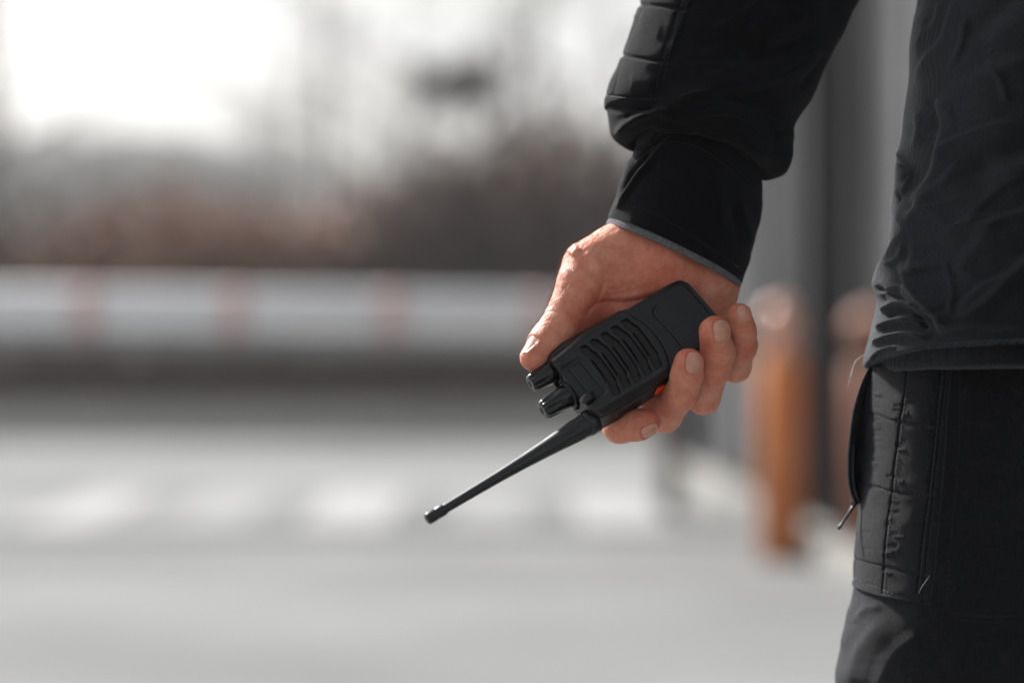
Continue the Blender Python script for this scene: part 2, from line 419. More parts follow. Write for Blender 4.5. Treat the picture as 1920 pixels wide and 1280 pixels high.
# barrier
zb = .925; yb = 11.0
ba = empty('barrier', (1.02, yb, 0), 'lowered white boom barrier with faded red bands and a grey lower edge', 'barrier')
def arm_pt(px): 
    return Vector(((px - 960) / FPX * yb, yb, CAMZ + (600 - (562 + (px / 1050) * 14)) / FPX * yb))
A0, A1 = arm_pt(-900), arm_pt(1235); dz = (A1.z - A0.z) / (A1.x - A0.x)
def armbox(x0, x1, h0, h1, t):
    m = MB(); vs = []
    za = lambda x: A0.z + (x - A0.x) * dz
    for x in (x0, x1):
        for yy, hh in ((-t, h0), (t, h0), (t, h1), (-t, h1)): vs.append((x, yb + yy, za(x) + hh))
    m.add(vs, [(0, 1, 2, 3), (7, 6, 5, 4)] + [(i, 4 + i, 4 + (i + 1) % 4, (i + 1) % 4) for i in range(4)]); return m
def armround(x0, x1, zc, ry, rz_, n=28):
    m = MB(); vs = []
    for x in (x0, x0 + .01, x1 - .01, x1):
        k = .93 if x in (x0, x1) else 1
        for i in range(n):
            a = 2 * math.pi * i / n; vs.append((x, yb - ry * k * math.cos(a), A0.z + (x - A0.x) * dz + zc + rz_ * k * math.sin(a)))
    fs = [(q * n + i, q * n + (i + 1) % n, (q + 1) * n + (i + 1) % n, (q + 1) * n + i) for q in range(3) for i in range(n)] + [tuple(range(n - 1, -1, -1)), tuple(3 * n + i for i in range(n))]
    m.add(vs, fs); return m
armround(A0.x, A1.x, -.035, .085, .100).build('boom', M['white'], ba, smooth=True)
armbox(A0.x, A1.x, -.195, -.138, .018).build('rubber_skirt', M['skirt'], ba)
for px in (-690, -405, -120, 165, 442, 735, 1012):
    x = arm_pt(px).x; armround(x - .062, x + .062, -.035, .087, .1025).build('red_band', M['red'], ba, smooth=True)
m = MB(); m.box((arm_pt(1262).x, yb + .25, .42), (.10, .12, .84), bev=.01); m.build('rest_post', M['bark'], ba)
m = MB()
m.box((arm_pt(1262).x, yb + .14, .85), (.12, .34, .04)); m.build('cradle', M['post'], ba)

# bollards
def bollard(px, py, topz, r, mat, label):
    g = ground_at(px, py); e = empty('bollard', g, label, 'bollard', 'wooden bollards by the kerb')
    m = MB(); m.lathe(g, [(r, 0), (r, topz - .24), (r * .96, topz - .235)], 20); m.build('post', mat, e, smooth=True)
    m = MB(); rc = r * (.86 if mat is M['wood'] else 1.05); pr = [(r * .6, topz - .235), (r * .6, topz - .19), (rc * .7, topz - .185)]
    pr += [(rc * math.cos(a), topz - .11 + .085 * math.sin(a)) for a in np.linspace(-.9, 1.5, 10)]
    m.lathe(g, pr, 20); m.build('cap', M['cap'] if mat is M['wood'] else mat, e, smooth=True)
    return e
bollard(1466, 1052, 1.0, .086, M['wood'], 'orange wooden bollard with a round cap coloured pale for its sun glint, right of the hand')
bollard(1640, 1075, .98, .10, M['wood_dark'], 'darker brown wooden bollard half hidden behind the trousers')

# steel post and clad wall
g = ground_at(1540, 1012); e = empty('steel_post', g, 'tall anthracite steel post standing before the grey clad wall', 'post')
m = MB(); m.box((g.x, g.y, 1.6), (.13, .11, 3.2), bev=.006); m.build('shaft', M['post'], e)
m = MB(); m.box((g.x, g.y, .012), (.24, .24, .024)); m.build('base_plate', M['post'], e)
g = Vector((.98, 13.9, 0)); e = empty('corner_post', g, 'slim dark post at the far corner of the clad wall', 'post')
m = MB(); m.box((g.x, g.y, 1.5), (.10, .10, 3.0), bev=.005); m.build('shaft', M['post'], e)
bl = empty('building', (1.5, 11, 0), 'grey metal clad building wall behind the man at the right', 'building')
w0, w1 = Vector((.93, 14.6, 0)), Vector((1.86, 4.0, 0)); dr = (w1 - w0); ln = dr.length; dr.normalize(); nn = Vector((-dr.y, dr.x, 0))
rz = math.atan2(dr.y, dr.x)
m = MB(); c = (w0 + w1) / 2 - nn * -2.1; m.box((c.x, c.y, 2.4), (ln, 4, 4.8), rz); m.build('wall_core', M['post'], bl)
side = 1 if (c - (w0 + w1) / 2).dot(nn) > 0 else -1
npn = 26
for k in range(npn):
    p = w0 + dr * (ln * (k + .5) / npn) + nn * side * .075
    m = MB(); m.box((p.x, p.y, 2.45), (ln / npn - .05, .04, 4.6), rz, bev=.008); m.build('wall_panel', M['clad2' if k in (0, 1, 4, 5, 9, 13, 14, 19) else 'clad'], bl)
m = MB(); p = (w0 + w1) / 2 + nn * side * .05; m.box((p.x, p.y, .07), (ln, .05, .14), rz); m.build('plinth', M['kerb'], bl)

rl = empty('railing', (1.3, 10.5, 0), 'dark steel railing with upright bars along the clad wall', 'railing')
q0, q1 = Vector((.99, 14.2, 0)), Vector((1.50, 7.4, 0)); dd = (q1 - q0); nb = 7
for k in range(nb):
    p = q0 + dd * (k / (nb - 1)); m = MB(); m.box((p.x, p.y, 1.3), (.035, .035, 2.5), math.atan2(dd.y, dd.x)); m.build('bar', M['post'], rl)
for zz in (.12, 2.52):
    m = MB(); p = (q0 + q1) / 2; m.box((p.x, p.y, zz), (dd.length, .05, .045), math.atan2(dd.y, dd.x)); m.build('rail', M['post'], rl)

# far brick wall below the boom, behind the road
fw = empty('garden_wall', (0, 26.4, 0), 'low dark brown brick wall along the far side of the road', 'wall')
m = MB(); m.box((-3, 26.4, .22), (26, .2, .44)); m.build('wall_core', M['mortar'], fw)
m = MB()
for r in range(5):
    for k in range(100):
        x = -16 + k * .26 + (.13 if r % 2 else 0)
        if x > 9.6: continue
        m.box((x + .125, 26.292, .06 + r * .085), (.245, .03, .072))
b = m.build('bricks', M['brick'], fw); tagit(b, kind='stuff')
m = MB()
for k in range(26): m.box((-15.5 + k, 26.4, .465), (.98, .28, .05), bev=.01)
tagit(m.build('coping', M['mortar'], fw), kind='stuff')

# vegetation
def leaf_cloud(n, fn, size, rnd):
    vs = []; fs = []
    for k in range(n):
        p = fn(); a = Vector((rnd.gauss(0, 1), rnd.gauss(0, 1), rnd.gauss(0, 1))).normalized(); b = a.orthogonal().normalized()
        c = a.cross(b); s = size * rnd.uniform(.5, 1.4); o = len(vs)
        vs += [p + b * s, p + c * s * .45, p - b * s, p - c * s * .45]; fs.append((o, o + 1, o + 2, o + 3))
    return vs, fs
def shrub_meshes(seed, h, wd, n):
    rnd = random.Random(seed); st = MB(); tips = []
    for k in range(16):
        a = rnd.uniform(0, 2 * math.pi); l = h * rnd.uniform(.7, 1.05); sp = wd * rnd.uniform(.15, .5)
        pts = [Vector((0, 0, 0)), Vector((math.cos(a) * sp * .4, math.sin(a) * sp * .4, l * .45)), Vector((math.cos(a) * sp, math.sin(a) * sp, l))]
        st.tube(pts, [.02, .013, .004], 5); tips.append(pts)
    def fn():
        t = rnd.choice(tips); q = rnd.uniform(.12, 1.0); p = t[0].lerp(t[1], q * 2) if q < .5 else t[1].lerp(t[2], q * 2 - 1)
        r = .14 * wd; return p + Vector((rnd.gauss(0, r), rnd.gauss(0, r), rnd.gauss(0, r * .6)))
    return st, leaf_cloud(n, fn, .055, rnd)
def me_of(v, f, mat, smooth=False):
    me = bpy.data.meshes.new('m'); me.from_pydata([tuple(q) for q in v], [], f); me.materials.append(mat); return me
def child(name, me, parent):
    o = bpy.data.objects.new(name, me); COL.objects.link(o); o.parent = parent; return o
SH = []
for i, mt in enumerate(['leaf_tan', 'leaf_brown', 'leaf_brown', 'leaf_green']):
    st, (v, f) = shrub_meshes(20 + i, 1.0, 1.1, 4200); SH.append((me_of(st.v, st.f, M['bark']), me_of(v, f, M[mt])))
def shrub(px, d, h, wdt, kind, label, group):
    e = empty('shrub', ((px - 960) / FPX * d, d, 0), label, 'shrub', group)
    e.scale = (wdt, wdt, h); e.rotation_euler = (0, 0, R_.uniform(0, 6))
    e.scale = (wdt * 1.25, wdt * 1.25, h)
    child('stems', SH[kind][0], e); child('foliage', SH[kind][1], e)
hedge = [(-60, 30, 1.9, 1.7, 1, 'red-brown shrub at the left edge above the boom'), (110, 31, 2.2, 1.9, 3, 'grey-green shrub second from the left edge'),
         (290, 29.5, 2.3, 1.9, 0, 'light russet shrub above the boom, left of the middle band'), (440, 30, 2.15, 1.8, 0, 'tan shrub behind the second red band'),
         (590, 31, 2.25, 2.1, 0, 'tan twiggy shrub between the second and third red bands'), (730, 30, 2.4, 2.1, 0, 'brownish shrub above the third red band'),
         (850, 29, 2.6, 1.7, 1, 'dark brown shrub left of the tallest dark one'), (960, 28.5, 3.0, 1.9, 1, 'tallest dark brown shrub, just left of the hand'),
         (1080, 29, 2.8, 1.9, 1, 'dark brown shrub behind the thumb'), (1210, 30, 2.6, 1.7, 1, 'brown shrub behind the wrist')]
for a in hedge: shrub(*a, 'shrubs on the far side of the road')
low = [(-40, 27.6, .75, 1.3, 3), (120, 27.5, .8, 1.4, 1), (290, 27.6, .75, 1.3, 1), (450, 27.5, .8, 1.4, 1), (620, 27.6, .8, 1.4, 3), (790, 27.5, .85, 1.4, 1), (960, 27.6, .85, 1.5, 1), (1120, 27.5, .8, 1.4, 1)]
for i, a in enumerate(low): shrub(*a, 'low dark bush behind the brick wall, ' + ['at the left edge of the picture', 'below the first red band', 'right of the first red band', 'below the second red band', 'midway between second and third red bands', 'right of the third red band', 'below the thumb knuckle', 'hidden mostly behind the radio'][i], 'low bushes behind the brick wall')

def tree_meshes(seed, h, spread, lean=0, first=.25, depth=4, rad=.10):
    rnd = random.Random(seed); tr = MB(); cr = MB()
    tp = [Vector((0, 0, 0))]; n = 7
    for k in range(1, n): tp.append(Vector((lean * k / n + rnd.gauss(0, .04), rnd.gauss(0, .04), h * k / (n - 1))))
    tr.tube(tp, [rad * (1 - .85 * k / (n - 1)) + .004 for k in range(n)], 8)
    def br(p, d, l, r, lv):
        q = p + d * l * .5 + Vector((rnd.gauss(0, .06), rnd.gauss(0, .06), rnd.gauss(0, .04))) * l; e_ = p + d * l
        cr.tube([p, q, e_], [r, r * .7, r * .3], 4 if lv > 1 else 5, cap=False)
        if lv < depth:
            for _ in range(4):
                t = rnd.uniform(.3, 1); s = p.lerp(e_, t); dd = (d + Vector((rnd.gauss(0, .55), rnd.gauss(0, .55), rnd.gauss(.15, .4)))).normalized()
                br(s, dd, l * rnd.uniform(.45, .68), r * .5, lv + 1)
    for k in range(11):
        t = first + (1 - first) * (k + rnd.random()) / 11; i = t * (n - 1); a = tp[int(min(i, n - 2))].lerp(tp[int(min(i, n - 2)) + 1], i - int(min(i, n - 2)))
        an = rnd.uniform(0, 6.28); br(a, Vector((math.cos(an), math.sin(an), rnd.uniform(.35, .9))).normalized(), spread * (1.1 - t * .6), rad * .42 * (1.2 - t), 1)
    return me_of(tr.v, tr.f, M['bark']), me_of(cr.v, cr.f, M['bark'])
TR = [tree_meshes(s, 6.5, 1.7) for s in (1, 2, 3)]
def tree(px, d, sc, kind, label, group='bare trees beyond the road', wide=1):
    e = empty('bare_tree', ((px - 960) / FPX * d, d, 0), label, 'tree', group); e.scale = (sc * wide, sc * wide, sc); e.rotation_euler = (0, 0, R_.uniform(0, 6))
    child('trunk', TR[kind][0], e); child('crown', TR[kind][1], e)
for a in [(-30, 33, 1.0, 0, 'bare tree cut by the left edge of the picture'), (235, 60, .95, 1, 'lone bare tree top rising over the woodland at the left'),
          (545, 44, 1.0, 2, 'slender bare tree left of the flat-topped pine'), (690, 48, 1.05, 0, 'thin bare tree just left of the flat-topped pine'),
          (905, 52, .95, 1, 'thin bare tree just right of the flat-topped pine'), (1018, 34, 1.15, 2, 'tall bare tree left of the sleeve'),
          (1150, 36, 1.05, 0, 'bare tree right behind the sleeve pocket'), (610, 40, 1.15, 1, 'tall bare tree over the gap in the woodland'),
          (770, 38, 1.0, 2, 'bare tree standing just behind the flat-topped pine on its left'), (960, 42, 1.1, 0, 'bare tree between the flat-topped pine and the tall bare tree'), (20, 38, 1.25, 1, 'tall bare tree near the top left corner')]:
    tree(*a)
# flat-topped pine
def pine():
    d = 31; x = (842 - 960) / FPX * d; e = empty('pine_tree', (x, d, 0), 'flat-topped dark pine with bare stems under its crown', 'tree')
    rnd = random.Random(9); o = Vector((x, d, 0))
    for k in range(4):
        m = MB(); dx = (k - 1.5) * .11
        m.tube([o + Vector((dx * .6, 0, 0)), o + Vector((dx + .03, .02, 1.8)), o + Vector((dx * 2.2, 0, 3.7))], [.05, .035, .02], 6); m.build('trunk', M['bark'], e, smooth=True)
    m = MB(); cl = [(rnd.uniform(-.55, .6), rnd.uniform(-.5, .5), rnd.uniform(-.12, .14)) for _ in range(26)]
    def fn():
        c = rnd.choice(cl); return o + Vector((c[0] + rnd.gauss(0, .10), c[1] + rnd.gauss(0, .12), 3.93 + c[2] * 1.5 + rnd.gauss(0, .13)))
    v, f = leaf_cloud(1500, fn, .055, rnd); mesh_obj('crown', [tuple(q) for q in v], f, M['leaf_green'], e, False)
pine()
# grey winter woodland far off: reads as one mass
def wood():
    rnd = random.Random(4); m = MB(); V = []; F = []
    def top(px): return float(np.interp(px, [-500, 0, 120, 350, 470, 560, 640, 750, 850, 960, 1100, 1400], [5.5, 5.6, 5.4, 5.7, 5.4, 4.4, 3.6, 4.0, 4.4, 5.0, 5.2, 5.2]))
    for k in range(1500):
        px = rnd.uniform(-500, 1450); d = rnd.uniform(66, 92); h = 1.12 * top(px) * d / 78 * rnd.uniform(.62, 1.05); x = (px - 960) / FPX * d
        m.tube([(x, d, 0), (x + rnd.gauss(0, .1), d, h * .5), (x + rnd.gauss(0, .2), d, h)], [.06, .045, .01], 3, cap=False)
        c = Vector((x, d, h * .7)); 
        for j in range(36):
            p = c + Vector((rnd.gauss(0, .5), rnd.gauss(0, .5), rnd.uniform(-.55, .3) * h)); a = Vector((rnd.gauss(0, 1), rnd.gauss(0, 1), rnd.gauss(.6, 1))).normalized(); b = a.orthogonal().normalized()
            s = rnd.uniform(.12, .4); o = len(V); V += [p - a * s, p - b * s * .13, p + a * s, p + b * s * .13]; F.append((o, o + 1, o + 2, o + 3))
    m.add(V, F); tagit(m.build('far_woodland', M['leaf_grey']), 'grey leafless woodland across the horizon', 'woodland', kind='stuff')
wood()
# wooded ridge in the mist
pr_ = [(-1400, 228), (-300, 240), (0, 246), (120, 253), (300, 246), (460, 263), (560, 308), (700, 330), (850, 313), (1000, 278), (1200, 268), (1500, 268), (2400, 258)]
yy_ = 210; xs_ = np.linspace(-1300, 2300, 90); rr_ = np.random.default_rng(2); vs = []
for px in xs_:
    t = np.interp(px, [q[0] for q in pr_], [q[1] for q in pr_]); x = (px - 960) / FPX * yy_; h = CAMZ + (600 - t) / FPX * yy_ + rr_.normal(0, .3)
    vs += [(x, yy_ - 40, -.5), (x, yy_ - 22, h * .45 + rr_.normal(0, .3)), (x, yy_, h), (x, yy_ + 40, -.5)]
tagit(mesh_obj('hill', vs, grid_faces(90, 4)[:, ::-1], M['ridge'], None, True), kind='structure')
m = MB(); m.box((0, 130, 9.2), (318, 338, 20.6))
hz_m = bpy.data.materials.new('haze'); hz_m.use_nodes = True; hn = hz_m.node_tree; hn.nodes.clear(); ho = hn.nodes.new('ShaderNodeOutputMaterial'); hv = hn.nodes.new('ShaderNodeVolumePrincipled')
hv.inputs['Color'].default_value = (.93, .94, .96, 1); hv.inputs['Density'].default_value = .0014; hv.inputs['Anisotropy'].default_value = .1; hn.links.new(hv.outputs[0], ho.inputs['Volume'])
tagit(m.build('haze', hz_m), 'pale mist over the road and the woodland', kind='stuff')
#SPLIT_FG
# ------------------------------------------------------------------ the radio (axes: U width, V length towards the aerial, W out of the front)
V_ = np.array([-.814, -.47, .34]); V_ /= np.linalg.norm(V_)
U_ = np.array([.578, -.712, .40]); U_ -= U_.dot(V_) * V_; U_ /= np.linalg.norm(U_)
W_ = -np.cross(U_, V_)
RC = P(1207, 650, -8.0)
def rad(p):
    p = np.asarray(p, float); return RC + p[..., 0:1] * U_ + p[..., 1:2] * V_ + p[..., 2:3] * W_
def torad(c):
    q = np.asarray(c, float) - RC; return np.stack([q @ U_, q @ V_, q @ W_], -1)
def radio_mesh(name, v, f, mat, parent, smooth=True):
    f = f[:, ::-1] if isinstance(f, np.ndarray) else [tuple(reversed(q)) for q in f]
    return mesh_obj(name, cam2world(rad(np.asarray(v))), f, mat, parent, smooth)
def rbox2(x, y, cx, cy, hx, hy, r):
    qx = np.abs(x - cx) - hx + r; qy = np.abs(y - cy) - hy + r
    return np.hypot(np.maximum(qx, 0), np.maximum(qy, 0)) + np.minimum(np.maximum(qx, qy), 0) - r
def body_d(u, v, w_):
    """outer shell of the radio"""
    grip = smoothstep(-4, 0, v) * 3.6 + 0.6 * smoothstep(10, 35, v) - 2.2 * smoothstep(44, 60, v)
    hl = 24.6 + grip; hr = 28.3 + 1.0 * smoothstep(-10, 30, v) - 1.5 * smoothstep(50, 60, v)
    uc = (hr - hl) / 2; hw = (hr + hl) / 2
    d2 = rbox2(u, v, uc, 6.0, hw, 54.6, 6.0 + 3.0 * smoothstep(-20, -40, v))
    front = 14.0 - .00045 * (u - 2) ** 2 * 4 - 1.1 * smoothstep(44, 60, v)
    dl = -u + (-21.3 + 3.4 * smoothstep(28, 60, v) - 1.2 * np.exp(-((v - 20) / 14) ** 2)); dr_ = u - 26.6
    front = front - 4.6 * smoothstep(0, 6.5, dl) - 3.2 * smoothstep(0, 2.2, dr_)
    front = front + .85 * np.exp(-(dl / .85) ** 2) + .6 * np.exp(-((dl - 2.7) / .7) ** 2) - .4 * np.exp(-((dl + 1.5) / .7) ** 2) - .5 * np.exp(-((dr_ + 1.0) / .6) ** 2) * smoothstep(-8, 0, v)
    dz_ = smax(w_ - front, -14.2 - w_, 1.0)
    return smax(d2, dz_, 3.2)
def poly_sdf(x, y, pts):
    pts = np.asarray(pts, float); m = (x > pts[:, 0].min() - 2) & (x < pts[:, 0].max() + 2) & (y > pts[:, 1].min() - 2) & (y < pts[:, 1].max() + 2)
    out = np.full(x.shape, 9.0); X, Y = x[m], y[m]; d = polydist(X, Y, np.vstack([pts, pts[:1]]))[0]; ins = np.zeros(X.shape, bool)
    for i in range(len(pts)):
        (x0, y0), (x1, y1) = pts[i - 1], pts[i]
        c = ((y0 > Y) != (y1 > Y)); ins ^= c & (X < (x1 - x0) * (Y - y0) / ((y1 - y0) or 1e-9) + x0)
    out[m] = np.where(ins, -d, d); return out
def slot_outline(k, kind):
    A = [(-17.7, 3.6), (-16.9, 2.3), (-15.2, 1.8), (-11.6, 1.3), (-10.2, .9), (-8.6, .1), (-4.3, .1), (5.4, .7), (14.8, 1.5), (16.2, 2.5), (18, 3.1), (22.6, 4.1), (23.8, 5.3)]
    Lf = [(23.7, 8.6), (22.8, 9.3), (16.2, 7.9), (14.4, 7.2), (12.7, 5.9), (-2.3, 4.9), (-6.4, 4.8), (-8.6, 6.3), (-10, 6.6), (-16.8, 6.9), (-17.8, 5.9)]
    B = [(23.4, 7.3), (22.6, 7.9), (17.2, 6.9), (15.2, 6.4), (13.2, 4.8), (3, 3.5), (-5.5, 3.1), (-8.0, 4.0), (-9.6, 5.0), (-16.6, 5.6), (-17.6, 5.0)]
    G = [(-6.4, 5.5), (-4.6, 6.5), (4, 7.0), (13.6, 8.6), (13.9, 8.1), (12.4, 6.8), (4, 5.9), (-2, 5.5)]
    pts = A + (Lf if kind == 0 else B) if kind < 2 else G
    return [(x + .28 * k, y + 8.5 * k) for x, y in pts]
def radio_field():
    h = .34; F = Field((-33, -52, -16.5), (33, 65, 17.5), h)
    g = F.pts((slice(None),) * 3); u, v, w_ = g[..., 0], g[..., 1], g[..., 2]
    d = body_d(u, v, w_)
    U2, V2 = u[:, :, 0], v[:, :, 0]
    dep = np.zeros(U2.shape)
    # raised loudspeaker panel with its curved lower edge
    arc = np.stack([[-22, -0.5], [-20, -1.6], [-10, -4.9], [0, -6.2], [9, -5.5], [18, -3.6], [25.2, -.5], [28, 5]])
    yb_ = np.interp(U2, arc[:, 0], arc[:, 1])
    dep += .75 * smoothstep(.5, -.5, V2 - yb_) + .7 * np.exp(-((V2 - yb_ + .2) / .75) ** 2)
    # slots: a shallow shelf, a deep floor and a dark groove beside each
    for k in range(5):
        for poly, dp in ((slot_outline(k, 0), .4), (slot_outline(k, 1), 1.9), (slot_outline(k, 2), 1.7)):
            dep += dp * smoothstep(.2, -.2, poly_sdf(U2, V2, poly))
    # label plate, its lowered field and the groove round it
    rim = np.maximum(rbox2(U2, V2, 4.4, 56, 15.4, 13.2, 5), -20 - V2)
    dep += 1.0 * smoothstep(.45, -.45, rim) + .9 * smoothstep(50, 62, V2) * smoothstep(.6, -.6, rim)
    lab = rbox2(U2, V2, 4.7, 50.4, 13.6, 4.5 + 0 * U2, 1.3)
    dep += .8 * np.exp(-(lab / .55) ** 2)
    # recess for the lower label
    rc = rbox2(U2, V2, 5.2, -34, 20.5, 19.6 - .9 * smoothstep(-12, 10, U2), 7)
    dep += (.8 * smoothstep(.5, -.5, rc) + .75 * np.exp(-(rc / .6) ** 2)) * smoothstep(-30, -17, V2)
    dep += .35 * np.exp(-(np.abs(U2 - 15.4) / .45) ** 2) * (V2 < -15) * (V2 > -47)
    dep += .75 * np.exp(-((rbox2(U2, V2, 1.8, -4, 23.6, 41.6, 6)) / .6) ** 2) * smoothstep(-4, -12, V2) + .7 * smoothstep(.3, .8, rbox2(U2, V2, 1.8, -4, 23.6, 41.6, 6)) * smoothstep(-4, -12, V2)
    # microphone hole
    dep += 2.0 * smoothstep(.75, .3, np.hypot(U2 + 15.2, V2 + 2.3))
    # emblem window
    dep += .5 * smoothstep(.3, -.3, rbox2(U2, V2, -14.5, 55.5, 1.7, 4.0, 1.2))
    fr = (w_ > 3)
    d = np.where(fr, np.maximum(d, (w_ - (13.6 - .0018 * (U2[..., None] - 2) ** 2 - 1.1 * smoothstep(44, 60, v) - dep[..., None])) * 1.0 * (dep[..., None] > .02) + (dep[..., None] <= .02) * -9), d)
    # scooped well between the raised end collar and the knobs, side grooves, push-to-talk plate
    well = np.maximum(rbox2(u, w_, -5.0, -1.5, 17.5, 9.2, 8.0), -(v - 57.2)); d = smax(d, -well, .8)
    side = np.abs(w_ - 2.5 - 2.0 * smoothstep(0, 50, v)) ; d = d + np.where(u > 20, .75 * np.exp(-(side / 1.0) ** 2) * smoothstep(-20, 0, v), 0)
    ptt = rbox2(v, w_, 27, -5.0, 17, 5.2, 4); d = d + np.where(u > 22, .9 * np.exp(-(ptt / .5) ** 2) - .45 * smoothstep(0, -1.5, ptt), 0)
    # ribs on the upper left grip side
    d = d + np.where(u < -22, .5 * (np.abs(w_ + 3) < .7) * smoothstep(-6, 0, v), 0)
    for k in range(5):
        q = np.sqrt((u + 24.2) ** 2 + (v + 20 + 5 * k) ** 2 + (w_ - 5.2) ** 2) - 1.3; d = smin(d, q, .8)
    F.f[...] = d
    return surface_nets(F.f, F.lo, h)
rd = empty('walkie_talkie', Vector(cam2world(RC)), 'black handheld two-way radio with slotted speaker, two knobs and aerial, gripped in the hand', 'walkie-talkie')
v, f = radio_field(); hs_o = radio_mesh('housing', v, f, M['plastic'], rd)
# grille floors showing dusty in each slot
for k in range(5):
    o_ = slot_outline(k, 1); cen = (sum(q[0] for q in o_) / len(o_), sum(q[1] for q in o_) / len(o_)); N = len(o_)
    o_ = [(cen[0] + (x - cen[0]) * .992, y + (.12 if i < 13 else -.12)) for i, (x, y) in enumerate(o_)]
    zt = lambda x: 13.6 - .0018 * (x - 2) ** 2 - 1.95
    vs = [(x, y, zt(x)) for x, y in o_] + [(x, y, zt(x) - .8) for x, y in o_]
    # strips between the two long edges keep the top face clean
    fs = []; low_ = list(range(13)); up_ = list(range(N - 1, 12, -1)); i = j = 0
    while i < len(low_) - 1 or j < len(up_) - 1:
        if j >= len(up_) - 1 or (i < len(low_) - 1 and o_[low_[i + 1]][0] <= o_[up_[j + 1]][0]): fs.append((low_[i], low_[i + 1], up_[j])); i += 1
        else: fs.append((low_[i], up_[j + 1], up_[j])); j += 1
    fs += [(q, q + N, (q + 1) % N + N, (q + 1) % N) for q in range(N)] + [tuple(N + v_ for v_ in reversed(f_)) for f_ in fs]
    radio_mesh('grille_slot', vs, [tuple(reversed(q)) for q in fs], M['grille'], rd, False)
def rplate(name, cu, cv, hu, hv, r, z0, z1, mat, n=6, fn=None, parent=None):
    pts = []
    for sx, sy, a0 in ((1, 1, 0), (-1, 1, 90), (-1, -1, 180), (1, -1, 270)):
        for i in range(n + 1):
            a = math.radians(a0 + 90 * i / n); pts.append((cu + sx * (hu - r) + r * math.cos(a), cv + sy * (hv - r) + r * math.sin(a)))
    N = len(pts); q = lambda x, y: fn(x, y) if fn else 0
    vs = [(x, y, z0 + q(x, y)) for x, y in pts] + [(x, y, z1 - .12 + q(x, y)) for x, y in pts] + [(cu + (x - cu) * .97, cv + (y - cv) * .95, z1 + q(x, y)) for x, y in pts]
    fs = [(k * N + i, k * N + (i + 1) % N, (k + 1) * N + (i + 1) % N, (k + 1) * N + i) for k in (0, 1) for i in range(N)] + [tuple(2 * N + i for i in range(N)), tuple(range(N - 1, -1, -1))]
    return radio_mesh(name, vs, fs, mat, parent or rd, False)
rplate('front_label', 4.7, 50.4, 13.1, 4.0, 1.1, 9.5, 12.35, M['label'], fn=lambda x, y: -.0018 * (x - 2) ** 2 - .9 * float(smoothstep(44, 60, y)))
rplate('emblem_window', -14.5, 55.6, 1.35, 3.5, 1.0, 9.5, 11.9, M['gloss'])
# battery pack on the back, its pale edge showing along the bottom end
def battery():
    h = .8; F = Field((-27, -53, -19), (31, 45, -9), h); g = F.pts((slice(None),) * 3)
    d = smax(rbox2(g[..., 0], g[..., 1], 2.0, -5.5, 24.2, 43.9, 5.5), np.abs(g[..., 2] + 13.0) - 3.6, 1.6); F.f[...] = d
    v, f = surface_nets(F.f, F.lo, h); radio_mesh('battery_pack', v, f, M['plastic_satin'], rd)
battery()
def revolve(name, cu, cv, cw, prof, n=40, mod=None, mat=None, parent=None, ax=(0, 0)):
    """profile (radius, distance) about an axis along V"""
    vs = []
    for r, t in prof:
        for i in range(n):
            a = 2 * math.pi * i / n; rr = r * (mod(a, t) if mod else 1)
            vs.append((cu + ax[0] * t + rr * math.cos(a), cv + t, cw + ax[1] * t + rr * math.sin(a)))
    fs = [(k * n + i, (k + 1) * n + i, (k + 1) * n + (i + 1) % n, k * n + (i + 1) % n) for k in range(len(prof) - 1) for i in range(n)]
    fs += [tuple(range(n)), tuple(reversed([(len(prof) - 1) * n + i for i in range(n)]))]
    return radio_mesh(name, vs, fs, mat, parent or rd)
def knob(cu, cv, cw, R0, ln_, ph):
    def mod(a, t):
        k = max(0, min(1, (t - 3) / (ln_ * .55))); s = .5 + .5 * math.cos(6 * (a + ph)); return 1 - .17 * k * s ** 3 * min(1, (ln_ + .6 - t) / 3)
    pr = [(R0 * .5, -4), (R0 * .98, -4)] + [(R0 * (1 - .20 * (max(t, 0) / ln_) ** 1.2), t) for t in np.linspace(-4, ln_ - 2.2, 16)]
    pr += [(R0 * .78, ln_ - 1.2), (R0 * .70, ln_ - .45), (R0 * .58, ln_), (R0 * .30, ln_ + .05), (R0 * .22, ln_ - .5), (.4, ln_ - .55)]
    o = revolve('knob', cu, cv, cw, pr, 60, mod, M['gloss'])
    revolve('knob_collar', cu, cv - 5, cw, [(R0 * .6, 0), (R0 * 1.12, 0), (R0 * 1.16, .8), (R0 * 1.16, 3.2), (R0 * 1.08, 3.9), (R0 * .6, 4.0)], 40, None, M['plastic'])
knob(-18.5, 60, -2.0, 7.6, 16.5, .3)
knob(1.5, 63, -2.0, 7.9, 18.5, .1)
# aerial
AU, AV, AW = 24.4, 60.0, -3.2; AL = 125.0
tip = torad(P(806, 970, 62)); ax_ = ((tip[0] - AU) / AL, (tip[2] - AW) / AL)
def apr(t): return float(np.interp(t, [0, 5, 6, 12, 20, 34, 52, 75, 100, 125], [8.0, 8.0, 7.55, 7.3, 6.6, 5.45, 4.35, 3.45, 3.05, 2.9]))
pr = [(3, -3), (8.3, -3), (8.3, 3.6), (8.0, 4.0), (7.5, 4.3), (7.5, 4.9), (7.9, 5.2)] + [(apr(t), t) for t in np.linspace(6, 113, 70)]
def amod(a, t):
    g = 0
    if 10 < t < 24:
        for k in range(10):
            da = (a - k * 2 * math.pi / 10 + math.pi) % (2 * math.pi) - math.pi
            g += math.exp(-(da * apr(t) / .55) ** 2) * min(1, (t - 10) / 1.5, (24 - t) / 1.5)
    return 1 - .10 * g
aer = revolve('aerial', AU, AV, AW, pr, 120, amod, M['rubber'], ax=ax_)
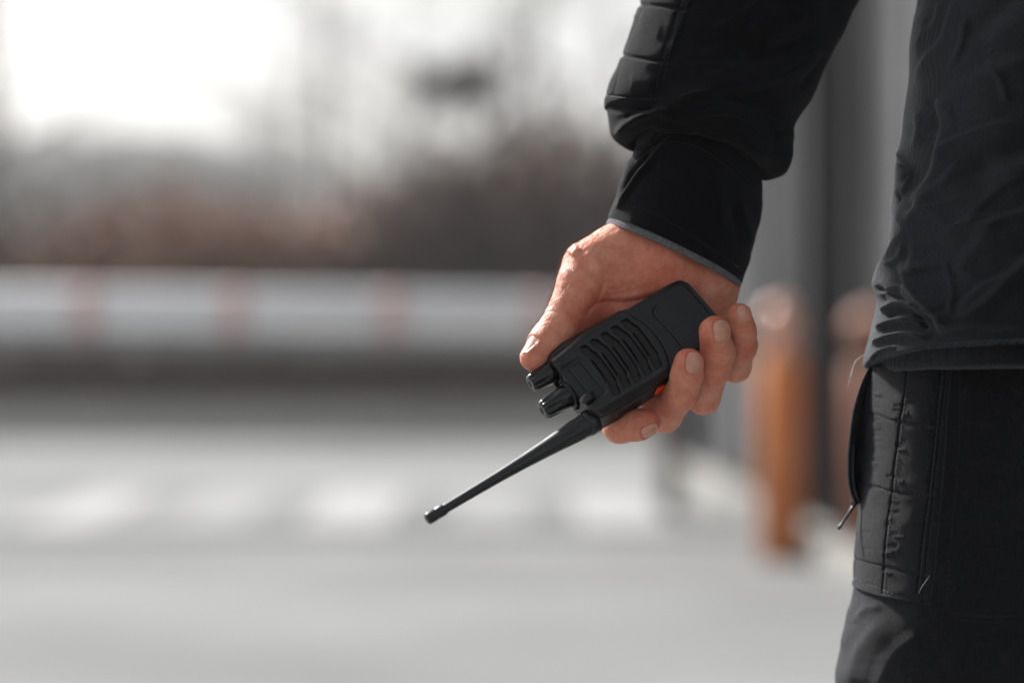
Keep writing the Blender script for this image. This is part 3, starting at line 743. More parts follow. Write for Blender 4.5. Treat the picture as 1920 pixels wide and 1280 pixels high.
revolve('aerial_tip', AU, AV, AW, [(2, 112.5), (3.5, 112.6), (3.72, 113.2), (3.72, 117.8), (3.45, 118.2), (3.45, 118.8), (3.8, 119.2), (3.85, 124), (3.6, 125.2), (2.9, 125.8), (1.2, 126.0)], 40, None, M['rubber'], parent=aer, ax=ax_)
# status lamp in its little housing
def dome(name, c, r, mat, flat=1, parent=None):
    vs = []; fs = []; n = 20; m_ = 10
    for i in range(m_ + 1):
        th = math.pi * i / m_
        for j in range(n):
            a = 2 * math.pi * j / n; vs.append((c[0] + r * math.sin(th) * math.cos(a), c[1] + r * math.cos(th) * flat, c[2] + r * math.sin(th) * math.sin(a)))
    fs = [(i * n + j, (i + 1) * n + j, (i + 1) * n + (j + 1) % n, i * n + (j + 1) % n) for i in range(m_) for j in range(n)]
    return radio_mesh(name, vs, fs, mat, parent or rd)
lampb = torad(P(1091, 752, 31))
revolve('lamp_housing', lampb[0], lampb[1] - 9, lampb[2], [(2, 0), (2.9, 0), (2.9, 6.5), (2.6, 7.6), (1.9, 8.2), (.8, 8.3)], 24, None, M['plastic_satin'])
dome('status_lamp', (lampb[0], lampb[1] - .6, lampb[2] + .2), 2.0, M['lens'])
# push-to-talk plate and orange key on the side
def side_pad(name, cv, cw, hv, hw_, u0, mat, r, hgt):
    h = .5; F = Field((u0 - 3, cv - hv - 2, cw - hw_ - 2), (u0 + hgt + 2, cv + hv + 2, cw + hw_ + 2), h); g = F.pts((slice(None),) * 3)
    F.f[...] = smax(rbox2(g[..., 1], g[..., 2], cv, cw, hv, hw_, r), np.abs(g[..., 0] - u0) - hgt, 1.2)
    v, f = surface_nets(F.f, F.lo, h); return radio_mesh(name, v, f, mat, rd)
side_pad('talk_key', 27, -5.0, 15.5, 4.0, 28.4, M['plastic_satin'], 3.4, 1.1)
ok_ = torad(P(1232, 744, 6)); side_pad('call_key', 8.0, -6.0, 4.6, 3.4, 28.6, M['orange'], 2.4, 1.3)
side_pad('monitor_key', -6.5, -1.8, 3.2, 2.7, 28.4, M['orange'], 2.4, 1.2)
def text_on(name, s, size, org, ex, ey, ez, mat, parent, ext=.00008, wrap=None):
    """flat lettering laid on a surface: ex/ey/ez camera-space unit vectors"""
    cu = bpy.data.curves.new(name, 'FONT'); cu.body = s; cu.size = size; cu.extrude = .15; cu.align_x = 'LEFT'
    o = bpy.data.objects.new(name, cu); COL.objects.link(o); dg = bpy.context.evaluated_depsgraph_get(); dg.update()
    me = o.evaluated_get(dg).to_mesh(); vs = np.array([q.co[:] for q in me.vertices]); fs = [tuple(p.vertices) for p in me.polygons]
    o.to_mesh_clear(); bpy.data.objects.remove(o)
    if wrap: pts = wrap(vs)
    else: pts = org + vs[:, 0:1] * ex + vs[:, 1:2] * ey + vs[:, 2:3] * ez
    return mesh_obj(name, cam2world(pts), fs, mat, parent, False)
M['emboss'] = simple('embossed_plastic', (.035, .035, .04), .5)
M['mark'] = simple('printed_grey', (.09, .09, .10), .5)
# reads MIC by the hole, turned with the radio's aerial end up
text_on('lettering', 'MIC', 2.6, rad(np.array([-12.2, -2.4 + .2, 13.1])), U_, -W_ * 0 + V_ * 1.0, W_, M['mark'], hs_o)
text_on('lettering', 'M', 2.3, rad(np.array([-15.3, 57.0, 11.9])), U_, V_, W_, M['mark'], hs_o)
def wrap_aerial(vs):
    out = []
    for x, y, z in vs:
        t = 34 + x; a = math.radians(62) - (y - .9) / apr(t); r = apr(t) + .04 + z * .3
        out.append((AU + ax_[0] * t + r * math.cos(a), AV + t, AW + ax_[1] * t + r * math.sin(a)))
    return rad(np.array(out))
text_on('lettering', 'High Gain Antenna', 3.6, None, None, None, None, M['emboss'], aer, wrap=wrap_aerial)

# ------------------------------------------------------------------ the person
pg = Vector(((2230 - 960) / FPX * 1.62, 1.62, 0))
man = empty('person', pg, 'person in black work jacket and cargo trousers holding a two-way radio down at the side', 'person')
PALM, FING = [], []
def pj(a): return P(a[0], a[1], a[2])
# (px, py, z mm, radius mm) chains
thumb = [(1215, 440, -48, 17), (1104, 500, -30, 15.5), (1090, 530, -24, 15), (1048, 614, -12, 11.9), (1027, 640, -7, 11.4), (1002, 670, 1, 9.4)]
index = [(1158, 700, -30, 12), (1132, 768, -28, 10.5), (1162, 799, -3, 10.4), (1192, 797, 3, 9.6), (1211, 792, 5, 8.9)]
middle = [(1218, 720, -28, 12.5), (1246, 779, -22, 10.8), (1278, 737, 4, 10.2), (1287, 705, 12, 9.9), (1291, 681, 17, 9.4)]
ring = [(1272, 705, -36, 12.5), (1319, 744, -28, 10.8), (1339, 690, -6, 10.4), (1345, 660, 2, 10.5), (1340, 621, 14, 9.9)]
pinky = [(1330, 665, -48, 12), (1379, 688, -40, 9.6), (1392, 650, -22, 9.2), (1392, 620, -14, 8.6), (1387, 590, -9, 7.7)]
chains = {'thumb': thumb, 'index': index, 'middle': middle, 'ring': ring, 'pinky': pinky}
palm = [((1290, 400, -56, 23), (1250, 470, -48, 22)), ((1330, 400, -58, 22), (1330, 500, -56, 19)), ((1400, 150, -80, 30), (1300, 420, -57, 26)),
        ((1250, 440, -48, 20), (1150, 530, -36, 15)), ((1150, 470, -42, 16), (1104, 505, -32, 15)),
        ((1250, 470, -50, 19), (1160, 690, -38, 12)), ((1280, 480, -54, 18), (1218, 720, -34, 12.5)), ((1310, 490, -56, 18), (1272, 705, -40, 12.5)),
        ((1332, 505, -56, 18), (1338, 650, -52, 13)), ((1170, 520, -40, 15), (1240, 505, -38, 17)), ((1240, 505, -40, 17), (1320, 530, -50, 16)),
        ((1120, 560, -40, 11), (1170, 640, -44, 12)), ((1165, 565, -44, 13), (1240, 580, -46, 14)), ((1118, 580, -34, 9), (1170, 600, -38, 12)), ((1105, 600, -34, 8), (1130, 640, -40, 10)), ((1088, 580, -26, 11), (1082, 632, -22, 9))]
GAPK = dict(thumb=5, index=4, middle=4, ring=4, pinky=4)
def hand_eval(p):
    p = np.asarray(p, np.float32); pal = np.full(p.shape[:-1], 1e3, np.float32)
    for a, b in palm: pal = smin(pal, cone_d(p, pj(a), pj(b), a[3], b[3]), 13)
    tot = None; fs = []
    for nme, ch in chains.items():
        d = np.full(p.shape[:-1], 1e3, np.float32)
        for a, b in zip(ch[:-1], ch[1:]): d = smin(d, cone_d(p, pj(a), pj(b), a[3], b[3]), 4)
        fs.append(d)
    pal = smin(pal, fs[0], 8)
    g = fs[1]
    for d in fs[2:]: g = smin(g, d, 1.0)
    return smin(pal, g, 6)
def nail_frame(c, n, a, w_, l):
    n = np.array(n, float); n /= np.linalg.norm(n); a = np.array(a, float); a -= a.dot(n) * n; a /= np.linalg.norm(a)
    return dict(c=pj(c), n=n, a=a, s=np.cross(a, n), w=w_ / 2, l=l / 2)
NAILS = [nail_frame((1002, 652, 0), (-.86, .40, .38), (-.62, -.72, .18), 12.5, 14.0),
         nail_frame((1212, 795, 6), (.28, -.66, .62), (.92, .15, .1), 11.0, 12.0),
         nail_frame((1295, 683, 17), (.22, .12, .96), (.06, .98, -.1), 11.6, 14.0),
         nail_frame((1346, 624, 14), (.22, .12, .96), (-.10, .98, -.1), 11.8, 14.6),
         nail_frame((1390, 591, -9), (.12, .10, .98), (-.10, .98, -.05), 9.2, 11.0)]
CREASE = [  # px-space relief on the camera side of the hand
    ('c', [(1132, 512), (1131, 535), (1122, 560), (1104, 583), (1092, 602)], 5, 1.3),
    ('c', [(1106, 575), (1135, 565), (1170, 566), (1210, 560), (1250, 545)], 3.2, 1.6),
    ('c', [(1126, 552), (1150, 553), (1185, 545), (1230, 528)], 3, .45), ('c', [(1130, 545), (1165, 540), (1210, 522)], 3, .35),
    ('r', [(1140, 556), (1180, 556), (1230, 543)], 6, .8),
    ('c', [(1060, 586), (1078, 592), (1090, 606), (1096, 618)], 2.6, .8), ('c', [(1010, 598), (1020, 588), (1036, 583), (1048, 587)], 2, .5),
    ('c', [(1008, 606), (1018, 596), (1030, 592)], 1.8, .45), ('c', [(1006, 614), (1016, 605), (1032, 600)], 1.8, .4), ('c', [(1012, 578), (1024, 573), (1036, 576)], 2, .35),
    ('c', [(1003, 640), (1010, 634), (1018, 640)], 2, .3),
    ('r', [(1068, 478), (1076, 470), (1086, 462)], 9, 1.8), ('r', [(1096, 470), (1128, 500), (1136, 512)], 12, .9), ('v', [(1090, 482), (1102, 510)], 10, .8),
    ('r', [(1160, 452), (1210, 480), (1260, 492)], 10, .6), ('c', [(1180, 500), (1240, 505), (1290, 500)], 4, .25), ('c', [(1170, 470), (1174, 500)], 4, .25),
    ('c', [(1160, 510), (1215, 512), (1262, 505)], 3.2, .28), ('c', [(1290, 545), (1330, 556), (1378, 556)], 4, .4), ('c', [(1300, 556), (1340, 568), (1380, 566)], 3, .3),
    # finger joints
    ('c', [(1262, 738), (1280, 744), (1304, 739)], 1.8, 0.76), ('c', [(1262, 745), (1282, 751), (1302, 745)], 1.8, 0.57), ('c', [(1265, 731), (1283, 734), (1302, 731)], 1.5, 0.38),
    ('c', [(1244, 776), (1262, 784), (1278, 780)], 2, 0.66),
    ('c', [(1322, 683), (1340, 690), (1366, 684)], 1.8, 0.76), ('c', [(1322, 691), (1342, 697), (1364, 690)], 1.6, 0.57), ('c', [(1324, 676), (1342, 679), (1364, 675)], 1.6, 0.38),
    ('c', [(1312, 728), (1330, 734), (1352, 726)], 2, 0.57),
    ('c', [(1376, 648), (1394, 653), (1412, 647)], 1.6, 0.66), ('c', [(1376, 655), (1394, 660), (1412, 653)], 1.6, 0.53),
    ('c', [(1150, 815), (1160, 823), (1172, 830)], 1.8, 0.66), ('c', [(1142, 812), (1150, 820), (1160, 828)], 1.6, 0.57)]
def hand_mesh():
    h = .62
    lo = np.array([(950 - 960) / FPX * 1600, -(845 - 640) / FPX * 1600, -D0 - 92.0]); hi = np.array([(1435 - 960) / FPX * 1650, -(250 - 640) / FPX * 1650, -D0 + 30.0])
    F = Field(lo, hi, h); f = F.f
    for a, b in palm: F.cone(pj(a), pj(b), a[3], b[3], 13)
    fr = []
    for nme, ch in chains.items():
        G = Field.__new__(Field); G.lo, G.h, G.n, G.ax = F.lo, F.h, F.n, F.ax; G.f = np.full(tuple(F.n), 1e3, np.float32)
        for a, b in zip(ch[:-1], ch[1:]): G.cone(pj(a), pj(b), a[3], b[3], 4)
        fr.append(G.f)
        if nme == 'thumb': F.f = smin(F.f, G.f, 8); fr.pop()
    g = fr[0]
    for d in fr[1:]: g = smin(g, d, 1.0)
    F.f = smin(F.f, g, 6); f = F.f; del g, fr
    # only near the skin: wrinkles, nails, the radio's own volume
    I = np.nonzero(np.abs(f) < 5.5); p = np.stack([F.ax[k][I[k]] for k in range(3)], -1).astype(float); d = f[I].astype(float)
    pw = -p[:, 2]; px = 960 + FPX * p[:, 0] / pw; py = 640 - FPX * p[:, 1] / pw
    d -= strokes(px, py, CREASE)
    d -= .65 * fbm(p / 10.0, 3) + .16 * fbm(p / 2.6, 2)
    for N in NAILS:
        q = p - N['c']; x = q @ N['s'] / N['w']; y = q @ N['a'] / N['l']; zz = q @ N['n']
        m = (zz > 1) & (np.abs(x) < 1.6) & (np.abs(y) < 1.6)
        rr = (np.abs(x[m]) ** 3 + np.abs(y[m]) ** 3) ** (1 / 3)
        free = smoothstep(.6, 1.0, y[m])
        d[m] += .8 * smoothstep(1.06, .9, rr) - .5 * np.exp(-((rr - 1.2) / .16) ** 2) * (1 - free)
    bd = body_d(*torad(p).T)
    d = smax(d, -(bd - .05), .5)
    f[I] = d
    V, Q = surface_nets(f, F.lo, h)
    # two light smoothing passes take the grid out of the skin
    e = np.concatenate([Q[:, [0, 1]], Q[:, [1, 2]], Q[:, [2, 3]], Q[:, [3, 0]]])
    for lam in (.5, -.45):
        s = np.zeros_like(V); c = np.zeros(len(V))
        for k in range(3):
            s[:, k] = np.bincount(e[:, 0], V[e[:, 1], k], len(V)) + np.bincount(e[:, 1], V[e[:, 0], k], len(V))
        c = np.bincount(e[:, 0], minlength=len(V)) + np.bincount(e[:, 1], minlength=len(V))
        V += lam * (s / c[:, None] - V)
    return V, Q
HV, HQ = hand_mesh()
body = mesh_obj('body', cam2world(HV), HQ, M['skin'], man)
at_ = body.data.attributes.new('flush', 'FLOAT', 'POINT')
fl = np.full(len(HV), 0.0)
for c, r, a in [((1291, 672, 17), 11, .35), ((1340, 612, 14), 11, .35), ((1388, 582, -9), 9, .3), ((1220, 785, 5), 12, .35), ((1000, 680, 1), 11, .15), ((1283, 740, 4), 9, .2),
                ((1343, 685, -2), 9, .2), ((1394, 650, -20), 9, .2), ((1090, 600, -15), 14, .3), ((1240, 550, -32), 22, .25), ((1120, 580, -30), 16, .35), ((1230, 480, -30), 22, .12), ((1075, 475, -25), 9, .2)]:
    fl += 1.5 * a * np.exp(-(((HV - pj(c)) ** 2).sum(1)) / (r * r))
at_.data.foreach_set('value', fl.astype(np.float32))
def march(o, d, n=40):
    t = np.zeros(len(o))
    for _ in range(n): t += hand_eval(o + d * t[:, None]).astype(float) * .9
    return o + d * t[:, None]
for N in NAILS:
    nu, nv = 25, 31; gx, gy = np.meshgrid(np.linspace(-1, 1, nu), np.linspace(-1, 1, nv), indexing='ij')
    # squircle
    k = 1 / np.maximum(1e-6, (np.abs(gx) ** 3.2 + np.abs(gy) ** 3.2) ** (1 / 3.2)); m_ = np.maximum(np.abs(gx), np.abs(gy)); sx = gx * k * m_; sy = gy * k * m_
    base = N['c'] + sx.reshape(-1, 1) * N['s'] * N['w'] * .95 + sy.reshape(-1, 1) * N['a'] * N['l'] * .95
    pt = march(base + N['n'] * 22, np.tile(-N['n'], (len(base), 1)))
    hgt = (pt - N['c']) @ N['n']; X = sx.ravel(); Y = sy.ravel(); A = np.stack([np.ones_like(X), X, Y, X * X, Y * Y, X * Y], -1)
    co = np.linalg.lstsq(A, hgt, rcond=None)[0]; hh = .75 * (A @ co) + .25 * hgt
    rr = np.maximum(np.abs(gx), np.abs(gy)).ravel()
    edge = smoothstep(.8, 1.0, rr)
    outer = N['c'] + (base - N['c']) + N['n'] * (hh - .10 - .28 * edge + .25 * smoothstep(.7, 1, Y))[:, None]
    inner = outer - N['n'] * .8
    f1 = grid_faces(nu, nv); n1 = nu * nv
    rim = [i * nv for i in range(nu)] + [(nu - 1) * nv + j for j in range(1, nv)] + [i * nv + nv - 1 for i in range(nu - 2, -1, -1)] + [j for j in range(nv - 2, 0, -1)]
    rq = np.array([(rim[i], rim[(i + 1) % len(rim)], rim[(i + 1) % len(rim)] + n1, rim[i] + n1) for i in range(len(rim))])
    no = mesh_obj('fingernail', cam2world(np.concatenate([outer, inner])), np.concatenate([f1[:, ::-1], f1 + n1, rq]), M['nail'], body)
    no.data.materials.append(M['nail_tip']); Yv = np.concatenate([sy.ravel(), sy.ravel()]); Xv = np.concatenate([sx.ravel(), sx.ravel()])
    for pl in no.data.polygons:
        ix = list(pl.vertices)
        if Yv[ix].mean() > .93 - .10 * (Xv[ix].mean() ** 2): pl.material_index = 1
# hairs on the wrist and the back of the thumb
def hairs():
    rnd = random.Random(8); vw = -HV[:, 2]; px = 960 + FPX * HV[:, 0] / vw; py = 640 - FPX * HV[:, 1] / vw
    nrm = np.zeros((len(HV), 3), np.float32); body.data.vertex_normals.foreach_get('vector', nrm.ravel()) if False else None
    nr = np.array([n_.vector[:] for n_ in body.data.vertex_normals]) if hasattr(body.data, 'vertex_normals') else None
    fwd = np.array([0, CP, -SP]); up = np.array([0, SP, CP])
    nc = np.stack([nr[:, 0], nr @ up, -(nr @ fwd)], -1)
    ok = (py > 415) & (py < 612) & (px < 1160) & (nc[:, 0] < -.35) & (nc[:, 2] > -.75)
    ids = np.nonzero(ok)[0]; m = MB()
    def add(i, ln_, dirv):
        a = HV[i]; n_ = nc[i]; d = dirv - (dirv @ n_) * n_ * .55; d = d / np.linalg.norm(d)
        pts = [a - n_ * .3, a + n_ * ln_ * .22 + d * ln_ * .3, a + n_ * ln_ * .33 + d * ln_ * .68 , a + n_ * ln_ * .36 + d * ln_]
        m.tube([Vector(q) for q in cam2world(np.array(pts))], [.00007, .00006, .00005, .000015], 3, cap=False)
    for _ in range(520):
        i = ids[rnd.randrange(len(ids))]; add(i, rnd.uniform(2.5, 6.5), np.array([rnd.gauss(-.35, .3), rnd.gauss(-.9, .3), rnd.gauss(0, .4)]))
    ok = (py > 720) & (px > 1240) & (nc[:, 1] < -.6); ids2 = np.nonzero(ok)[0]
    for _ in range(60):
        i = ids2[rnd.randrange(len(ids2))]; add(i, rnd.uniform(2, 4.5), np.array([rnd.gauss(.5, .4), rnd.gauss(-.3, .4), rnd.gauss(0, .4)]))
    tagit(m.build('hair', M['hair'], body), kind='stuff')
hairs()
#SPLIT_CLOTH
# ---- clothes: closed tubes whose folds are real relief
class Tube:
    """rows of (left px,py),(right px,py), lift px of the near side, depth centre z mm, half depth mm"""
    def __init__(s, rows, folds=(), noise=(1.2, 26.0), sq=.92, seed=0):
        a = np.array([[r[0][0], r[0][1], r[1][0], r[1][1], r[2], r[3], r[4]] for r in rows], float); s.n = len(a); s.a = a
        s.folds = folds; s.noise = noise; s.sq = sq; s.seed = seed
    def row(s, t):
        a = s.a; q = np.vstack([2 * a[0] - a[1], a, 2 * a[-1] - a[-2]]); i = np.clip(np.floor(t).astype(int), 0, s.n - 2); f = (t - i)[..., None]
        A, B, C, D = q[i], q[i + 1], q[i + 2], q[i + 3]
        return .5 * (2 * B + (-A + C) * f + (2 * A - 5 * B + 4 * C - D) * f * f + (-A + 3 * B - 3 * C + D) * f ** 3)
    def raw(s, t, th):
        r = s.row(t); c = np.cos(th); sn = np.sin(th)
        fx = (1 - np.sign(c) * np.abs(c) ** s.sq) / 2; sz = np.sign(sn) * np.abs(sn) ** s.sq
        px = r[..., 0] + (r[..., 2] - r[..., 0]) * fx; py = r[..., 1] + (r[..., 3] - r[..., 1]) * fx - r[..., 4] * np.maximum(sz, 0) + .4 * r[..., 4] * np.minimum(sz, 0)
        return px, py, r[..., 5] + r[..., 6] * sz
    def surf(s, t, th, extra=None, off=0.0):
        """t, th 2-D arrays"""
        px, py, z = s.raw(t, th); p = P(px, py, z)
        e = 1e-2
        p1 = P(*s.raw(np.clip(t + e, 0, s.n - 1), th)); p0 = P(*s.raw(np.clip(t - e, 0, s.n - 1), th)); q1 = P(*s.raw(t, th + e)); q0 = P(*s.raw(t, th - e))
        nn_ = np.cross(p1 - p0, q1 - q0); nn_ /= np.linalg.norm(nn_, axis=-1, keepdims=True) + 1e-12
        cc = P(*[0.5 * (u_ + w__) for u_, w__ in zip(s.raw(t, th * 0), s.raw(t, th * 0 + math.pi))]); sg = np.sign(((p - cc) * nn_).sum(-1, keepdims=True)); nn_ *= np.where(sg == 0, 1, sg)
        front = smoothstep(-.25, .12, np.sin(th))
        d = strokes(px, py, s.folds) * front
        q = p / s.noise[1] + s.seed; d = d + s.noise[0] * fbm(np.stack([q[..., 0], q[..., 1] * 1.3, q[..., 2]], -1), 3)
        # soft creases that run along one direction, as cloth pulls
        a1 = np.stack([(q[..., 0] * .5 + q[..., 1] * .9) * 1.9, (q[..., 0] * .9 - q[..., 1] * .5) * .55, q[..., 2] * .6], -1)
        d = d + .22 * s.noise[0] * fbm(np.stack([p[..., 0] / 34 + p[..., 1] / 60, p[..., 1] / 9 + p[..., 0] / 40, p[..., 2] / 30], -1) + 31 + s.seed, 2) - s.noise[0] * .6 * np.sqrt(vnoise(a1 + 4.2) ** 2 + .003) + .05 * vnoise(p / 3.1 + 7)
        if extra is not None: d = d + extra(px, py, t, th)
        return p + nn_ * (d + off)[..., None], nn_
    def build(s, name, mat, parent, nt_, nth, th0=0, th1=2 * math.pi, t0=0, t1=None, thick=0, caps=(False, False), extra=None):
        t1 = s.n - 1 if t1 is None else t1; closed = abs(th1 - th0) > 6.28
        T_ = np.linspace(t0, t1, nt_)
        if closed:                                       # more vertices on the side the camera sees
            k = np.linspace(0, 1, nth, endpoint=False); H = np.where(k < .68, -.25 + k / .68 * (math.pi + .5), math.pi + .25 + (k - .68) / .32 * (math.pi - .5))
        else: H = np.linspace(th0, th1, nth)
        tt, hh = np.meshgrid(T_, H, indexing='ij'); p, nn_ = s.surf(tt, hh, extra); v = p.reshape(-1, 3); f = grid_faces(nt_, nth, closed)
        fs = [f]; N = len(v)
        if thick:
            v = np.concatenate([v, (p - nn_ * thick).reshape(-1, 3)]); fs.append(f[:, ::-1] + N)
            for r0 in (0, nt_ - 1):
                k = np.arange(nth if closed else nth - 1); a = r0 * nth + k; b = r0 * nth + (k + 1) % nth; q = np.stack([a, b, b + N, a + N], -1); fs.append(q if r0 else q[:, ::-1])
            if not closed:
                for c0 in (0, nth - 1):
                    k = np.arange(nt_ - 1); a = k * nth + c0; b = a + nth; q = np.stack([a, b, b + N, a + N], -1); fs.append(q)
        return mesh_obj(name, cam2world(v), np.concatenate(fs), mat, parent)
def stitches(name, tube_fn, pts, step, ln_, r, mat, parent):
    """separate short threads along a seam, pts as (px,py)"""
    p = spl(pts, 10); seg = np.hypot(*np.diff(p, axis=0).T); cum = np.concatenate([[0], np.cumsum(seg)]); m = MB(); s = 0
    while s + ln_ < cum[-1]:
        a = [np.interp(s + q * ln_, cum, p[:, 0]) for q in (0, .5, 1)]; b = [np.interp(s + q * ln_, cum, p[:, 1]) for q in (0, .5, 1)]
        c = tube_fn(np.array(a), np.array(b)); c[1] += np.array([0, 0, r * .8]); m.tube([Vector(q) for q in cam2world(c)], [r / 1000 * .7, r / 1000, r / 1000 * .7], 4); s += step
    return tagit(m.build(name, mat, parent), kind='stuff')

SL_FOLDS = [
    ('v', [(1137, 199), (1187, 204), (1240, 203)], 7, 3.5),
    ('r', [(1150, 262), (1172, 236), (1196, 220), (1231, 210), (1250, 215), (1238, 236)], 9, 5.0), ('v', [(1178, 284), (1205, 262), (1235, 246)], 9, 4.5),
    ('v', [(1168, 225), (1200, 208), (1232, 200)], 6, 2.2),
    ('r', [(1236, 209), (1300, 186), (1362, 168), (1430, 146), (1494, 118), (1570, 80)], 26, 6.0), ('c', [(1250, 222), (1330, 196), (1400, 180), (1480, 150)], 12, 3.0),
    ('v', [(1330, 176), (1372, 184), (1410, 192), (1450, 208), (1480, 226)], 11, 4.5), ('r', [(1319, 208), (1365, 232), (1400, 262), (1430, 296), (1445, 325)], 18, 3.2),
    ('v', [(1345, 262), (1382, 285), (1415, 312), (1432, 340)], 10, 3.0), ('r', [(1300, 240), (1350, 258), (1390, 288)], 9, 1.8),
    ('r', [(1474, 236), (1484, 270), (1472, 312), (1448, 334)], 13, 3.5), ('v', [(1455, 238), (1462, 270), (1450, 300)], 9, 2.5),
    ('v', [(1250, 222), (1262, 235), (1310, 243)], 7, 2.2), ('r', [(1400, 60), (1480, 40), (1560, 0)], 34, 4), ('v', [(1380, 110), (1470, 90), (1540, 50)], 22, 3),
    ('v', [(1300, 90), (1360, 70), (1440, 20)], 16, 1.6), ('r', [(1290, 140), (1330, 128), (1380, 120)], 14, 1.4), ('v', [(1500, 170), (1525, 130), (1552, 96)], 9, 2.5),
    ('s', [(1262, 228), (1310, 214), (1372, 206), (1420, 212)], 4, 1.8), ('r', [(1290, 232), (1340, 222), (1396, 232), (1436, 258)], 5, 1.8), ('s', [(1420, 330), (1380, 292), (1330, 262), (1290, 250)], 4, 1.6),
    ('s', [(1300, 150), (1352, 138), (1410, 104), (1460, 60)], 6, 2.2), ('s', [(1330, 60), (1390, 30), (1440, -20)], 6, 2.0), ('c', [(1420, 150), (1470, 134), (1520, 100)], 5, 1.8), ('r', [(1440, 220), (1462, 244), (1464, 286)], 5, 2.0), ('r', [(1270, 190), (1300, 178), (1330, 176)], 4, 1.5)]
SL = Tube([((1560, -1000), (1900, -900), 0, -98, 95), ((1440, -620), (1850, -520), 0, -93, 82), ((1300, -300), (1750, -200), 0, -88, 70), ((1232, -95), (1655, -70), 0, -84, 62),
           ((1205, 0), (1606, 12), 0, -80, 57), ((1187, 55), (1580, 70), 5, -76, 54), ((1163, 118), (1549, 124), 15, -72, 52), ((1141, 170), (1524, 178), 25, -68, 50),
           ((1136, 210), (1502, 215), 34, -66, 49), ((1142, 246), (1482, 256), 44, -64, 48), ((1156, 269), (1478, 298), 54, -62, 46), ((1180, 286), (1458, 332), 60, -60, 44),
           ((1200, 288), (1428, 338), 58, -58, 37), ((1212, 270), (1410, 320), 50, -58, 34)], SL_FOLDS, noise=(2.2, 40.0), seed=3)
jk = empty('jacket', pg, '', '') if False else None
TO_FOLDS = [
    ('s', [(1712, 170), (1722, 140), (1740, 108), (1762, 88), (1780, 48), (1800, -30)], 6, 3.2), ('s', [(1712, 98), (1732, 66), (1752, 42), (1764, -10)], 4, 2.0),
    ('s', [(1706, 388), (1738, 352), (1757, 319), (1767, 270), (1776, 228)], 7.2, 6.21), ('s', [(1716, 434), (1722, 400), (1742, 368), (1776, 342), (1800, 296)], 5.4, 3.24),
    ('r', [(1681, 280), (1696, 302), (1711, 324), (1703, 348), (1684, 374)], 3.6, 3.51), ('v', [(1688, 306), (1696, 326), (1691, 346)], 5.4, 5.40),
    ('s', [(1648, 572), (1662, 510), (1688, 458), (1707, 432), (1694, 402), (1691, 368)], 8.1, 10.18), ('v', [(1684, 352), (1679, 400), (1680, 440), (1667, 490)], 5.4, 13.70),
    ('s', [(1770, 636), (1764, 596), (1738, 566), (1716, 530), (1702, 478)], 7.2, 9.79), ('s', [(1742, 606), (1722, 572), (1708, 556), (1690, 548)], 4.5, 5.09), ('s', [(1730, 520), (1722, 490), (1724, 450)], 4.5, 3.52),
    ('r', [(1650, 588), (1684, 570), (1718, 574), (1742, 582)], 5.4, 5.09), ('r', [(1640, 622), (1670, 604), (1712, 600), (1748, 612)], 4.5, 5.09), ('r', [(1632, 650), (1664, 632), (1706, 626), (1742, 636)], 4.5, 4.70), ('r', [(1630, 676), (1652, 658), (1686, 648)], 3.6, 3.52),
    ('v', [(1660, 540), (1678, 556), (1700, 560)], 5.4, 3.92), ('v', [(1712, 588), (1730, 600), (1738, 622)], 4.5, 5.09),
    ('s', [(1790, 520), (1830, 462), (1874, 400)], 9, 2.21), ('r', [(1786, 612), (1850, 572), (1920, 500), (1990, 460)], 13, 2.21), ('v', [(1990, 250), (1900, 286), (1800, 330)], 24, 2.89), ('r', [(1990, 380), (1880, 410), (1800, 446)], 9, 1.19),
    ('v', [(1810, 80), (1880, 10), (1960, -60)], 22, 2.72), ('s', [(1745, 230), (1800, 168), (1880, 128), (1960, 100)], 10, 2.21), ('v', [(1740, 180), (1752, 220), (1748, 260)], 10, 2.38), ('r', [(1720, 200), (1724, 250), (1710, 290)], 8, 2.04),
    ('s', [(1748, 306), (1792, 264), (1856, 236), (1910, 228)], 4, 1.7), ('s', [(1760, 452), (1800, 420), (1860, 398)], 4, 1.5), ('s', [(1930, 330), (1880, 352), (1836, 392), (1806, 430)], 5, 1.6),
    ('s', [(1796, 590), (1840, 540), (1900, 512)], 4, 1.6), ('r', [(1812, 30), (1806, 84), (1782, 132)], 5, 1.6), ('s', [(1738, 20), (1730, 70), (1712, 120)], 4, 1.6), ('r', [(1772, 480), (1790, 540), (1788, 600)], 5, 1.3),
    ('c', [(1720, 640), (1790, 622), (1860, 616), (1930, 612)], 5, 1.4), ('s', [(1756, 180), (1784, 214), (1788, 262)], 5, 1.4), ('r', [(1850, 110), (1880, 150), (1890, 200)], 7, 1.4), ('c', [(1724, 250), (1738, 262), (1760, 262)], 4, 1.4),
    ('r', [(1655, 560), (1690, 540), (1726, 548)], 4, 2.2), ('r', [(1690, 612), (1716, 592), (1748, 588), (1764, 600)], 4, 2.4), ('c', [(1662, 596), (1690, 586), (1716, 590)], 3, 2.2), ('r', [(1676, 500), (1700, 484), (1712, 452)], 5, 2.2)]
def torow(l, y, z=-68, hd=160, lift=0): return ((l, y), (2230 * 2 - l, y + 10), lift, z, hd)
